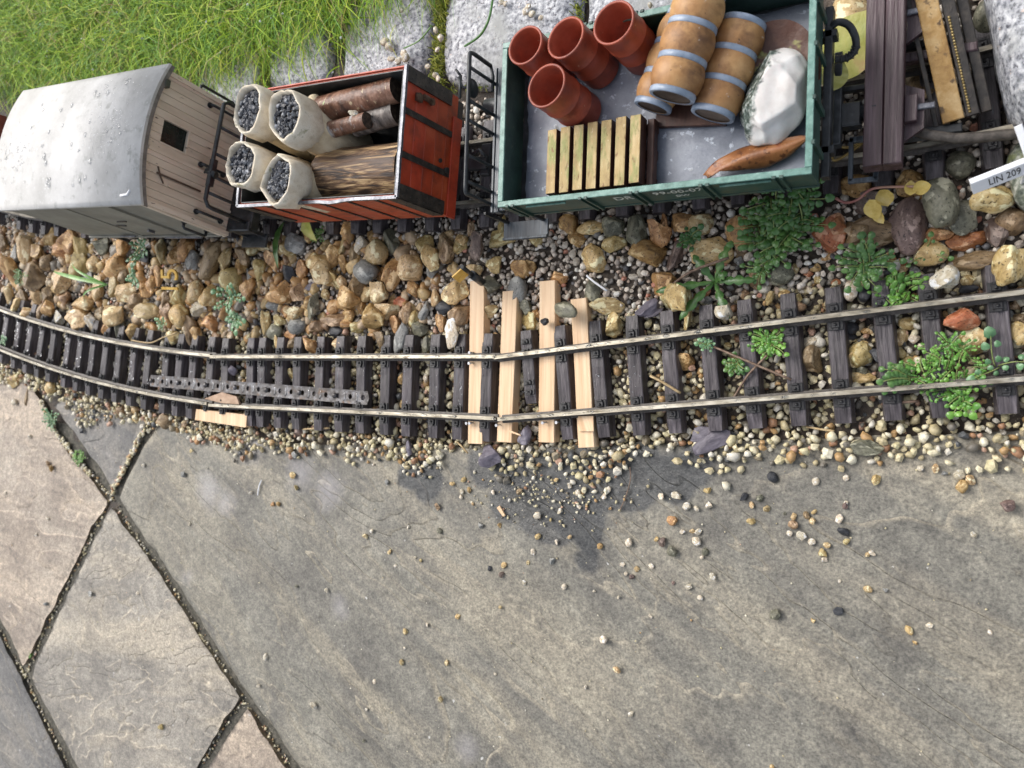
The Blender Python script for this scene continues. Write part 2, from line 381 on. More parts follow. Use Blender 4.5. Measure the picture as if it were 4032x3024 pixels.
def slab(poly_px, mat, seed, step=5.0, top=-0.5):
    poly = [tuple(W(a, b, 0))[:2] for a, b in poly_px]; rs = random.Random(seed); bd = []
    n = len(poly)
    for i in range(n):
        a = Vector(poly[i]); b = Vector(poly[(i+1) % n]); k = max(1, int((b-a).length/4.5)); nn = Vector((-(b-a).y, (b-a).x)).normalized()
        for j in range(k):
            p = a.lerp(b, j/k); q = noise.noise((p.x*.05, p.y*.05, seed))*2.2+noise.noise((p.x*.25, p.y*.25, seed))*.9
            bd.append((p.x+nn.x*q, p.y+nn.y*q))
    bx = [p[0] for p in bd]; by = [p[1] for p in bd]
    X, Y = np.meshgrid(np.arange(min(bx), max(bx), step), np.arange(min(by), max(by), step))
    P = np.stack([X.ravel(), Y.ravel()], 1); P += np.random.RandomState(seed).uniform(-1.5, 1.5, P.shape)
    P = P[inside(P, bd)]; e = edge_d(P, bd); P = P[e > 1.6]
    pts = [Vector(p) for p in bd]+[Vector(p) for p in P]
    nb = len(bd); vs, _, fs, *_r = delaunay_2d_cdt(pts, [], [list(range(nb))], 1, 1e-4)
    A = np.array([(v.x, v.y) for v in vs]); e = edge_d(A, bd)
    ra = math.radians(-33 if seed == 1 else -5); ca_, sa_ = math.cos(ra), math.sin(ra); amp_ = 2.6 if seed == 1 else 1.6
    z = np.array([noise.fractal((x*.012, y*.012, seed), .9, 2.0, 4)*1.0+amp_*(.5-abs(noise.noise(((x*ca_+y*sa_)*.0045, (-x*sa_+y*ca_)*.022, seed+3))*2.2))*min(1, max(0, -.02*(y+60))) for x, y in A])+top-1.6*np.exp(-e/2.0)
    V = np.column_stack([A, z]); n0 = len(V); S = V[:nb].copy(); S[:, 2] = -14
    T = [tuple(f) for f in fs if len(f) == 3]
    T2 = []
    for i in range(nb):
        j = (i+1) % nb; T2 += [(i, n0+i, j), (j, n0+i, n0+j)]
    V = np.vstack([V, S]); me = np_mesh('slab', V, np.array(T+T2), mat)
    link('slab', me, patio)
slab([(655, 1600), (598, 1700), (482, 1905), (463, 1960), (530, 2078), (660, 2250), (742, 2380), (810, 2490), (978, 2742), (1082, 2885), (1167, 3012), (1420, 3380), (4900, 3500), (5000, 1640), (4032, 1700), (3000, 1735), (1800, 1760), (1100, 1745), (700, 1665)], slabE, 1)
slab([(572, 1640), (546, 1700), (447, 1895), (432, 1925), (418, 1903), (392, 1858), (340, 1785), (272, 1690), (205, 1600), (240, 1560)], slabF, 2, top=-1.2)
slab([(95, 1500), (140, 1560), (205, 1700), (265, 1790), (345, 1882), (412, 1972), (410, 1990), (355, 2075), (265, 2262), (188, 2415), (100, 2600), (84, 2622), (58, 2565), (12, 2470), (-70, 2330), (-420, 1800), (-500, 1430), (0, 1440)], slabA, 3)
slab([(428, 2000), (442, 2012), (500, 2095), (627, 2272), (708, 2396), (772, 2506), (883, 2662), (938, 2748), (930, 2768), (868, 2850), (765, 3030), (680, 3170), (360, 3170), (285, 3005), (230, 2896), (166, 2768), (118, 2668), (125, 2640), (216, 2440), (290, 2285), (382, 2092)], slabC, 4)
slab([(968, 2795), (1034, 2900), (1112, 3020), (1260, 3230), (690, 3230), (815, 3020), (905, 2882)], slabA, 5)
slab([(-22, 2478), (24, 2578), (78, 2668), (125, 2778), (190, 2908), (246, 3018), (340, 3200), (-900, 3400), (-700, 2000), (-100, 2360)], slabF, 6)
# bedding mortar under the joints
gb = B(); gb.prism([(-1900, -60), (-1000, -20), (-600, -40), (300, -40), (300, -520), (-1900, -900)], -16, -6.2)
gb.obj('mortar_bed', grout_m, patio)

# ------------------------------------------------------------ granite setts behind the far track
def ico(sub):
    bm = bmesh.new(); bmesh.ops.create_icosphere(bm, subdivisions=sub, radius=1.0)
    v = np.array([x.co[:] for x in bm.verts]); f = np.array([[q.index for q in p.verts] for p in bm.faces]); bm.free(); return v, f
granite_m = M('speckled_granite', [(0, (.05, .055, .07)), (.30, (.24, .25, .28)), (.55, (.42, .43, .46)), (.8, (.60, .61, .63)), (1, (.72, .72, .72))], sc=.30, det=3, rgh=.5, bump=.7, bsc=.25,
              spots=[(.36, .58, .62, (.07, .07, .09)), (.022, .52, .70, (.30, .31, .30)), (.012, .60, .72, (.30, .33, .20)), (.25, .66, .70, (.58, .47, .40))])
dark_granite_m = M('mossy_dark_granite', [(0, (.04, .05, .04)), (.4, (.15, .17, .13)), (.6, (.30, .31, .26)), (1, (.55, .55, .48))], sc=.28, det=4, rgh=.5, bump=.8, bsc=.25, spots=[(.06, .56, .66, (.16, .18, .06))])
def sett(cx, cy, w, d, h, rz, top, label, mat=granite_m, name='granite_sett', seed=0, grp='granite setts edging the lawn', pw_=5.0):
    v, f = ico(4)
    # superellipsoid block, then knocked about
    s = np.sign(v)*np.abs(v)**(1/1.0); m_ = (np.abs(v)**pw_).sum(1)**(1/pw_); u = v/m_[:, None]
    rs = random.Random(seed)
    off = np.array([1+.07*noise.noise((p[0]*1.4+seed, p[1]*1.4, p[2]))+.035*noise.noise((p[0]*5+seed, p[1]*5, p[2]*5)) for p in u])
    V = u*off[:, None]*np.array([w/2, d/2, h/2])
    o = link(name, np_mesh(name, V, f, mat), None, (cx, cy, top-h/2), (0, 0, rz))
    return tag(o, label, 'granite sett' if name == 'granite_sett' else 'stone', grp)
GS = 'granite setts edging the lawn'
sett(-286, 292, 118, 116, 40, -.08, 14, 'large speckled granite sett behind the gap between red and green wagons', seed=1)
sett(-402, 308, 96, 108, 40, -.10, 12, 'granite sett with white pebbles and grass blades behind the red wagon', seed=2)
sett(-500, 318, 82, 92, 40, -.14, 11, 'granite sett half hidden by grass behind the sacks of coal', seed=3)
sett(-590, 322, 92, 98, 40, -.16, 11, 'granite sett beside yellow moss behind the end of the beige van', seed=4)
sett(-900, 400, 120, 108, 40, -.20, 12, 'granite sett under drooping grass behind the west end of the van roof', seed=5)
sett(-1010, 424, 88, 110, 40, -.24, 12, 'dull granite sett at the far west end of the row', seed=6)
sett(-170, 292, 104, 110, 40, -.05, 14, 'granite sett behind the red-brown pots in the green wagon', seed=7)
sett(-700, 350, 112, 96, 40, -.16, 10, 'granite sett hidden under grass behind the middle of the van', seed=8)
sett(-800, 372, 92, 96, 40, -.16, 10, 'granite sett hidden under grass behind the van roof', seed=9)
sett(58, 190, 82, 122, 66, .20, 60, 'tall pale granite block beside the rusty iron strip', seed=10, name='granite_block', grp=None, pw_=4.0)
sett(46, 122, 46, 44, 22, .3, 24, 'mossy dark granite stone behind the white plant label', mat=dark_granite_m, seed=11, name='granite_stone', grp=None, pw_=3.0)

# ------------------------------------------------------------ railway track
sleeper_m = M('wet_moulded_plastic_wood', G3((.020, .016, .018), (.065, .055, .059), (.135, .118, .126)), sc=.42, stretch=(1, .07, 1), rgh=.34, rr=.14, bump=1.1, bsc=.36, bumpstretch=(1.3, .07, 1), orand=.25,
              spots=[(.35, .66, .70, (.14, .15, .17))])
clip_m = M('black_plastic', G3((.010, .010, .011), (.022, .021, .022), (.05, .05, .052)), sc=.5, rgh=.4, bump=.1)
rail_m = M('tarnished_brass_rail', G3((.14, .12, .085), (.40, .36, .28), (.66, .62, .52)), sc=.22, stretch=(.25, 1, 1), rgh=.34, rr=.14, metal=.55, bump=.12, bsc=.5, spots=[(.3, .60, .68, (.16, .13, .09))])
railweb_m = M('dark_rail_web', G3((.035, .029, .024), (.075, .063, .052), (.14, .12, .10)), sc=.3, rgh=.5, bump=.2)
water_m = bpy.data.materials.new('water_drops'); water_m.use_nodes = True; _b = water_m.node_tree.nodes['Principled BSDF']
_b.inputs['Base Color'].default_value = (.95, .97, 1, 1); _b.inputs['Roughness'].default_value = .03; _b.inputs['Transmission Weight'].default_value = 1; _b.inputs['IOR'].default_value = 1.33
RAILP = [(-1.25, 16, 0), (-1.5, 15.5, 1), (-1.45, 13.6, 1), (-.6, 13.0, 1), (-.6, 9.8, 1), (-3.0, 9.1, 1), (-3.0, 8.5, 1), (3.0, 8.5, 1), (3.0, 9.1, 1), (.6, 9.8, 1), (.6, 13.0, 1), (1.45, 13.6, 1), (1.5, 15.5, 1), (1.25, 16, 0)]
def rail_obj(curve, side, x0, x1, parent, org):
    b = B(); xs = np.linspace(x0, x1, max(2, int((x1-x0)/9))); vs = []; k = len(RAILP)
    for x in xs:
        y, s = curve(x); t = Vector((1, s, 0)).normalized(); nrm = Vector((-t.y, t.x, 0))
        for (u, z, _) in RAILP:
            p = Vector((x, y, 0))+nrm*(side*22.4+u)
            vs.append((p.x-org[0], p.y-org[1], z))
    fs = []; mi = []
    for i in range(len(xs)-1):
        for j in range(k):
            j2 = (j+1) % k; fs.append((i*k+j, (i+1)*k+j, (i+1)*k+j2, i*k+j2)); mi.append(0 if (RAILP[j][2] == 0 and RAILP[j2][2] == 0) else 1)
    fs += [tuple(range(k)), tuple(range((len(xs)-1)*k, len(xs)*k))[::-1]]; mi += [1, 1]
    b.v = vs; b.f = fs; b.sm = [False]*len(fs); b.mi = mi
    return b.obj('rail', [rail_m, railweb_m], parent)
def sleeper_mesh(seed):
    r = random.Random(seed); b = B(); n = 11; W0, W1, H = 4.7, 5.9, 8.6; vs = []; fs = []
    for i in range(n):
        y = -40+80*i/(n-1); e = 0.5 if i in (0, n-1) else 0; sw = r.uniform(-.22, .22); hh = H-(1.0 if e else 0)+r.uniform(-.12, .12)
        for (x, z) in ((-W1, 0), (-W0+e+sw, hh-.5), (-W0+.6+sw, hh), (-1.4, hh+r.uniform(-.25, .1)), (1.4, hh+r.uniform(-.25, .1)), (W0-.6+sw, hh), (W0-e+sw, hh-.5), (W1, 0)):
            vs.append((x, y, z))
    for i in range(n-1):
        for j in range(7): fs.append((i*8+j, i*8+j+1, (i+1)*8+j+1, (i+1)*8+j))
    fs += [tuple(range(8))[::-1], tuple(range((n-1)*8, n*8))]
    b.add(vs, fs); return b.mesh('sleeper', sleeper_m)
SL = [sleeper_mesh(i) for i in range(4)]
cb = B(); cb.box((0, 0, 8.9), (8.2, 5.5, .9), ch=.2); cb.box((0, -.3, 9.9), (4.6, 3.6, 1.5), ch=.3); cb.lathe([(0, 11.9), (.75, 11.8), (.95, 11.2), (.95, 10.6)], (0, -.4, 0), n=8); cb.box((0, 2.2, 10.4), (3.4, 1.4, .8), ch=.2)
CLIP = cb.mesh('rail_clip', clip_m)
def lay_track(curve, xs, x0, x1, label, group, z=0.0, org_x=None, clips=True, short={}):
    ox = (x0+x1)/2; oy, s0 = curve(ox)
    t = thing('railway_track', ox, oy, z, 0, label, 'railway track', group)
    for sd_ in (-1, 1): rail_obj(curve, sd_, x0+.5, x1-.5, t, (ox, oy))
    for i, x in enumerate(xs):
        y, s = curve(x); a = math.atan(s)+rnd.uniform(-.012, .012)
        # foot of the normal through (x, y)
        sl = link('sleeper', SL[i % 4], t, (x-ox, y-oy, rnd.uniform(-.5, .2)), (0, 0, a+(math.pi if i % 3 == 1 else 0)))
        if i in short: sl.scale = (1, short[i], 1); sl.location.y += 40*(1-short[i])*MM
        if clips:
            for sd_ in (-1, 1):
                for q in (-1, 1):
                    link('rail_clip', CLIP, sl, (0, sd_*22.4+q*5.2, 0), (0, 0, 0 if q > 0 else math.pi)) if True else None
    return t
def from_px(lst, z=3): return sorted(W(a, b, z).x for a, b in lst)
sR = from_px([(2092, 1600), (2230, 1736), (2369, 1736), (2510, 1730), (2649, 1725), (2806, 1707), (2958, 1701), (3130, 1687), (3306, 1680), (3495, 1673), (3680, 1658), (3942, 1640)])
sR += [sR[-1]+26*k for k in range(1, 5)]
sM = from_px([(998, 1685), (1041, 1691), (1112, 1685), (1182, 1691), (1269, 1696), (1350, 1702), (1434, 1713), (1529, 1718), (1616, 1723), (1721, 1729), (1817, 1734), (1926, 1740)])
sM = [sM[0]-34]+sM
sLx = from_px([(33, 1436), (81, 1458), (127, 1477), (174, 1496), (220, 1512), (277, 1528), (325, 1550), (374, 1561), (426, 1572), (477, 1585), (534, 1599), (591, 1615), (662, 1626), (716, 1642), (768, 1648)])
sLx = [sLx[0]-25*k for k in range(9, 0, -1)]+sLx+[sLx[-1]+25]
lay_track(near_c, sLx, SEC[0][0], SEC[0][1], 'curved track section bending away at the west end of the near line', 'sections of the near track')
lay_track(near_c, sM, SEC[1][0], SEC[1][1], 'straight middle track section with perforated steel strip across its sleepers', 'sections of the near track')
lay_track(near_c, sR, SEC[2][0], SEC[2][1], 'wide-angled track section with plants growing between its sleepers', 'sections of the near track', short={0: .66})
fxs = from_px([(16, 931), (103, 931), (152, 931), (198, 931), (250, 931), (301, 931), (353, 932), (407, 932), (477, 932), (534, 931), (591, 931), (651, 930)])
fx0 = [fxs[0]-25*k for k in range(8, 0, -1)]+fxs; q = fxs[-1]+25.5
fx1 = from_px([(1421, 905), (1508, 905), (1608, 905), (1714, 905), (1817, 900), (1928, 890), (2040, 885), (2188, 862), (2317, 850), (2465, 840), (2612, 832), (2766, 822), (2913, 800), (3090, 780), (3273, 760), (3470, 740), (3669, 711), (3890, 680)])
while q < fx1[0]-15: fx0.append(q); q += 25.4
fx1 += [fx1[-1]+26, fx1[-1]+52, fx1[-1]+78]
lay_track(far_c, fx0+fx1, -1290, 148, 'far track running beneath the row of goods wagons', None)
# fishplates at the rail joints of the near line
# ------------------------------------------------------------ gravel
def rock_arr(seed, sub, facets=7, lo=.62, hi=.92, amp=.16, freq=1.3, hard=.93):
    r = random.Random(seed); v, f = ico(sub); v = v.copy()
    for _ in range(facets):
        n = np.array([r.gauss(0, 1), r.gauss(0, 1), r.gauss(0, 1)]); n /= np.linalg.norm(n); d = r.uniform(lo, hi)
        k = v@n; v -= np.maximum(0, k-d)[:, None]*n*hard
    o = np.array([1+amp*noise.noise((p[0]*freq+seed*3.1, p[1]*freq, p[2]*freq))+amp*.22*noise.noise((p[0]*5+seed, p[1]*5, p[2]*5)) for p in v])
    v *= o[:, None]; v /= np.abs(v).max(0); return v, f
def scatter(name, P, R_, sub, mat, seed, flat=(.55, .95), nvar=8, facets=4, smooth=True, mixed=False):
    rs = np.random.RandomState(seed); VA = [rock_arr(seed*50+i, sub, facets+2, .58, .92, .34, 1.3, 1.0) for i in range(nvar)]
    Vs = []; Fs = []; n = 0
    for vi in range(nvar):
        idx = np.arange(vi, len(P), nvar)
        if not len(idx): continue
        v, f = VA[vi]; k = len(idx); a = rs.uniform(0, 2*np.pi, k); tx = rs.normal(0, .45, k)
        sc = np.stack([R_[idx]*rs.uniform(.85, 1.25, k), R_[idx]*rs.uniform(.75, 1.05, k), R_[idx]*rs.uniform(flat[0], flat[1], k)], 1)
        q = v[None]*sc[:, None]; ct, st_ = np.cos(tx)[:, None], np.sin(tx)[:, None]
        y, z = q[..., 1]*ct-q[..., 2]*st_, q[..., 1]*st_+q[..., 2]*ct; x = q[..., 0]
        ca, sa = np.cos(a)[:, None], np.sin(a)[:, None]
        q = np.stack([x*ca-y*sa, x*sa+y*ca, z], 2)+P[idx][:, None]
        Vs.append(q.reshape(-1, 3)); Fs.append((f[None]+(np.arange(k)*len(v))[:, None, None]+n).reshape(-1, 3)); n += k*len(v)
    me = np_mesh(name, np.vstack(Vs), np.vstack(Fs), mat, smooth=smooth)
    if mixed: me.polygons.foreach_set('use_smooth', np.concatenate([np.full(len(f_), i % 3 != 0) for i, f_ in enumerate(Fs)]))
    return link(name, me)
isl = [(0, (.70, .64, .46)), (.16, (.60, .54, .34)), (.30, (.78, .73, .58)), (.42, (.48, .41, .25)), (.54, (.66, .58, .38)), (.64, (.30, .25, .17)), (.70, (.17, .155, .13)), (.76, (.47, .30, .14)), (.82, (.74, .70, .61)), (.90, (.33, .18, .10)), (.93, (.08, .085, .09)), (.96, (.52, .33, .24))]
isl2 = [(0, (0.55, 0.50, 0.43)), (.18, (0.71, 0.64, 0.56)), (.34, (0.46, 0.40, 0.35)), (.5, (0.81, 0.75, 0.67)), (.62, (0.35, 0.31, 0.27)), (.7, (0.60, 0.47, 0.38)), (.8, (0.85, 0.84, 0.79)), (.88, (0.20, 0.19, 0.18)), (.94, (0.52, 0.24, 0.17)), (.97, (0.11, 0.11, 0.12))]
nz = [(0, (.60, .58, .54)), (.5, (.97, .96, .93)), (1, (1.22, 1.2, 1.15))]
gravel_m = M('cream_pea_gravel', nz, sc=.5, rgh=.38, rr=.15, bump=.3, bsc=1.0, island=isl)
gravel2_m = M('grey_pink_grit', nz, sc=.5, rgh=.4, rr=.15, bump=.3, bsc=1.0, island=isl2)
def darts(n, xr, dens, rmin, rmax, seed, tries=1.0):
    rs = random.Random(seed); grid = {}; out = []; cell = 2*rmax*.8
    for _ in range(n):
        x = rs.uniform(*xr[0]); y = rs.uniform(*xr[1])+float(ncv(x)); dd = dens(x, y)
        if rs.random() > dd: continue
        r = rmin+(rmax-rmin)*rs.random()**2.0; gxk, gyk = int(x//cell), int(y//cell); ok = True
        for i in (-1, 0, 1):
            for j in (-1, 0, 1):
                for (a, b, c) in grid.get((gxk+i, gyk+j), ()):
                    if (a-x)**2+(b-y)**2 < (.82*(c+r))**2: ok = False; break
                if not ok: break
            if not ok: break
        if ok: grid.setdefault((gxk, gyk), []).append((x, y, r)); out.append((x, y, r))
    return out
def dens_near(x, y):
    d = y-float(ncv(x)); nf = noise.noise((x*.02, y*.02, 5))
    if d > 46: return 0
    if d < -42:
        lim = -53-nf*24-(4 if -230 < x < 20 else 0)
        f = 1-max(0, (lim+10-d)/24.0); return max(0, min(1, f))**1.6
    return 1.0
cand = []
for L_ in range(2):
    for (x, y, r) in darts(60000 if L_ == 0 else 36000, ((-1150, 70), (-100, 46)), dens_near, 1.7, 3.9, 11+L_):
        d = y-float(ncv(x))
        if L_ == 1 and (d < -60 or rnd.random() < .35): continue
        z = (-4.4 if d > -40 else max(-4.4, -4.4+(-40-d)*.45) if d > -50 else 0.2)
        z = z+r*.55+L_*2.6
        cand.append((x, y, z, r))
A = np.array(cand); tag(scatter('gravel', A[:, :3], A[:, 3], 1, gravel_m, 21, mixed=True), 'cream pea gravel bedding the near track and spilling onto the slabs', 'gravel', kind='stuff')
def dens_back(x, y):
    n = float(ncv(x)); f = float(fcv(x)); d = y-n
    if y > f+58+noise.noise((x*.03, y*.03, 1))*14: return 0
    if d < 42: return 0
    return 1.0
cand = []
for L_ in range(2):
    for (x, y, r) in darts(52000 if L_ == 0 else 30000, ((-1150, 100), (42, 260)), dens_back, 1.5, 3.1, 31+L_):
        z = float(gh(x, y))+r*.4+L_*2.4
        if L_ == 1 and (rnd.random() < .4 or (x < -360 and y < float(fcv(x))-44)): continue
        if noise.noise((x*.018, y*.018, 9)) > .40 and -160 < x < -10: continue
        cand.append((x, y, z, r))
A = np.array(cand); tag(scatter('gravel', A[:, :3], A[:, 3], 1, gravel2_m, 22, mixed=True), 'grey and pinkish grit round the far track and between the two tracks', 'gravel', kind='stuff')
# tiny crumbs of grit in the slab joints
cand = []
for pl, w_ in (([(161, 1573), (230, 1711), (303, 1803), (368, 1877), (440, 1965), (515, 2088), (643, 2263), (726, 2391), (790, 2502), (956, 2759), (1057, 2897), (1139, 3021)], 5.0), ([(575, 1690), (441, 1945), (368, 2088), (276, 2281), (202, 2428), (100, 2650)], 4.0), ([(0, 2483), (46, 2575), (101, 2667), (147, 2777), (211, 2906), (266, 3016)], 3.0), ([(950, 2765), (882, 2860), (790, 3016)], 4.0)):
    Q = [W(a, b, -4) for a, b in pl]
    for a, b in zip(Q[:-1], Q[1:]):
        L_ = (b-a).length; up = a.y > W(300, 1850, 0).y
        for _ in range(int(L_*(2.6 if up else .75))):
            p = a.lerp(b, rnd.random()); r = rnd.choice([.6, .8, 1.0, 1.4, 1.9, 2.4] if up else [.5, .6, .8, .9, 1.2, 1.7])
            cand.append((p.x+rnd.gauss(0, w_*.42), p.y+rnd.gauss(0, w_*.3), (-3.5 if up else -5.6)+r*.5, r))
A = np.array(cand); tag(scatter('grit', A[:, :3], A[:, 3], 1, gravel_m, 23), 'pale grit and crumbs lodged in the joints between the slabs', 'grit', kind='stuff')
cand = []
for _ in range(520):
    x, y = rnd.uniform(-1000, 30), rnd.uniform(-330, -45); y2 = y+float(ncv(x)); r = rnd.choice([.25, .3, .4, .5, .7])
    cand.append((x, y2, .2+r*.4, r))
for _ in range(260):
    p = W(rnd.gauss(2150, 170), rnd.gauss(1950, 70), 0); r = rnd.choice([.3, .4, .6, .9, 1.2]); cand.append((p.x, p.y, .3+r*.4, r))
A = np.array(cand); tag(scatter('grit', A[:, :3], A[:, 3], 1, gravel_m, 24), 'tiny pale crumbs scattered over the sandstone slabs', 'grit', kind='stuff')

# ------------------------------------------------------------ single stones
def rock_me(seed, mat_, kind='f'):
    if kind == 'f': v, f = rock_arr(seed, 4, 9, .46, .80, .26, 1.2, 1.0)
    elif kind == 'r': v, f = rock_arr(seed, 3, 5, .72, .95, .24, 1.1)
    else: v, f = rock_arr(seed, 3, 12, .5, .8, .22, 1.6)
    me = np_mesh('stone', v*10, f, mat_); return me
ROCKM = {}
def rmesh(c, v, kind='f'):
    k = (c, v % 7, kind)
    if k not in ROCKM: ROCKM[k] = rock_me(100+(v % 7)*13+ord(c)*7+(500 if kind == 'r' else 0), ROCK[c], kind)
    return ROCKM[k]
LANDM = [((300, 960), 'under the south side of the beige van'), ((120, 1120), 'above the bend of the near track'), ((560, 1060), 'around the yellow number plate'), ((700, 1280), 'north of the curved rail'),
         ((1000, 950), 'below the gap between van and red wagon'), ((1250, 980), 'below the red wagon'), ((1000, 1180), 'midway between tracks under the sacks'), ((1300, 1180), 'midway between the two tracks'),
         ((1250, 1330), 'against the sleeper ends of the middle track'), ((1600, 1150), 'left of the small yellow post sign'), ((1620, 1340), 'left of the pine battens'), ((1700, 940), 'below the wagon couplings'),
         ((1950, 960), 'by the black wagon step'), ((2020, 1200), 'among the tops of the pine battens'), ((2400, 960), 'below the green wagon'), ((2350, 1230), 'right of the pine battens'), ((2700, 950), 'left of the leafy bittercress clump'),
         ((2680, 1180), 'above the right-hand near rail'), ((2750, 1400), 'between the rails right of the battens'), ((3050, 1100), 'below the big bittercress clump'), ((3250, 880), 'right of the big bittercress clump'), ((3500, 850), 'below the dark wooden beam'),
         ((3700, 800), 'below the rusty iron strip'), ((3900, 950), 'near the white plant label'), ((3650, 1080), 'by the cream flint at the right-hand rail'), ((3250, 1420), 'between the rails near the crossed twigs'), ((3480, 1380), 'between the rails by the black stone'),
         ((3850, 1300), 'between the rails at the east end'), ((3600, 1500), 'between the rails beside the lush cress')]
def landmark(px, py): return min(LANDM, key=lambda q: (q[0][0]-px)**2+(q[0][1]-py)**2)[1]
placed = []
def stone(px, py, a, b, c, rot=0.0, z=None, kind='f', label=None, th=None, name='flint_stone', cat='stone', grp='flint stones bedded between the tracks', tilt=.25):
    w0 = W(px, py, 8); s = pxmm(w0); am, bm_ = a/s, b/s; hm = (th if th else .72)*min(am, bm_)
    if z is None:
        g = float(gh(w0.x, w0.y)); d = w0.y-float(ncv(w0.x))
        if abs(d) < 42 and abs(d) > 28: g = 2.0
        if a*b > 2600 and len(placed) % 3 == 0 and w0.x < -330: g += 2.5
        z = g+hm*.62+1.0
    p = W(px, py, z); v = len(placed)
    o = link(name, rmesh(c, v+int(a), kind), None, p, (rnd.gauss(0, tilt), rnd.gauss(0, tilt), math.radians(-rot)+(math.pi if v % 2 else 0)), (am/10, bm_/10, hm/10))
    if label is None:
        ar = am*bm_; sz = 'small' if ar < 48 else 'large' if ar > 150 else 'mid-sized'
        sh = 'rounded' if kind == 'r' else ('long' if max(am, bm_) > 1.55*min(am, bm_) else 'blocky')
        label = '%s %s %s flint stone %s' % (sz, sh, colour_words[c], landmark(px, py))
        label = label.replace('slate flint', 'slate')
    tag(o, label, cat, grp); placed.append((p.x, p.y, (am+bm_)/2)); return o
def L1(ox, oy, s, items):
    for it in items:
        it = list(it); it[2] *= 1.18; it[3] *= 1.18
        x, y, a, b, c = it[:5]; rot = it[5] if len(it) > 5 else 0; k = it[6] if len(it) > 6 else 'f'
        stone(ox+x/s, oy+y/s, a/s, b/s, c, rot, kind=k)
L1(0, 850, 1.843, [(70,400,60,110,'o'),(190,230,60,110,'t'),(370,160,60,70,'p'),(110,290,40,80,'g'),(260,270,80,60,'o'),(450,250,70,50,'o'),(500,190,80,80,'o'),(590,230,55,100,'y'),(580,370,80,100,'y'),(740,230,90,60,'k'),(680,350,45,55,'t',0,'r'),
 (830,370,100,100,'p'),(1160,250,60,90,'t'),(1360,230,80,100,'o'),(1270,290,60,60,'p'),(450,470,70,100,'t'),(250,440,80,100,'n'),(820,500,60,80,'t'),(920,570,100,70,'t'),(720,520,50,90,'t'),(1150,430,40,70,'o',20),(1100,500,45,60,'o'),(1420,550,65,85,'t',0,'r'),(1290,590,70,80,'y'),
 (1520,570,70,90,'y'),(1680,470,80,100,'y',0,'r'),(1800,530,60,80,'o'),(1300,720,80,80,'y',0,'r'),(1440,680,75,65,'w'),(1380,820,70,110,'n'),(1535,790,60,60,'o'),(1210,690,50,60,'n'),(1060,700,110,60,'t'),(820,720,110,80,'t'),(570,750,90,70,'t'),(660,770,45,75,'w'),(360,680,60,60,'p'),
 (860,790,40,80,'k'),(600,640,110,60,'t'),(350,580,50,80,'n'),(270,590,45,70,'t'),(130,650,50,50,'y'),(70,590,40,70,'t'),(200,700,50,40,'t'),(430,750,40,60,'w'),(960,840,50,70,'p'),(780,830,40,60,'o'),(1260,890,60,50,'y'),(1420,860,40,50,'o'),(560,150,50,40,'n'),(20,200,50,60,'n'),(1060,300,50,60,'b'),
 (1050,560,60,50,'o'),(640,450,60,50,'g'),(900,430,50,60,'n'),(1200,620,50,60,'n'),(1600,640,50,40,'n'),(1760,300,60,70,'n'),(1640,330,60,90,'t'),(1830,220,60,60,'t'),(1400,320,50,70,'g'),(880,250,60,70,'p'),(330,330,60,60,'n'),(1000,620,70,60,'n'),(170,600,50,60,'n'),(290,690,30,60,'n'),(480,590,60,60,'n'),
 (110,1180,55,60,'y'),(370,1250,60,50,'y',0,'r'),(205,1310,40,65,'n'),(880,1430,60,45,'n'),(1070,1480,25,40,'t',0,'r'),(1110,1480,22,40,'y',0,'r'),(1200,1490,55,50,'n',0,'r'),(990,1470,30,35,'y',0,'r'),(980,1410,30,30,'t',0,'r'),(600,1550,25,28,'b',0,'r'),(1430,1620,30,35,'o'),(1340,1510,35,35,'n'),(1550,1570,28,35,'w')])
stone(570, 966, 38, 35, 'w', label='cream porous flint with dark hollows below the van', th=.8)
stone(830, 1024, 43, 87, 'n', 25, label='long dark brown flint boulder slanting below the van end', kind='r')
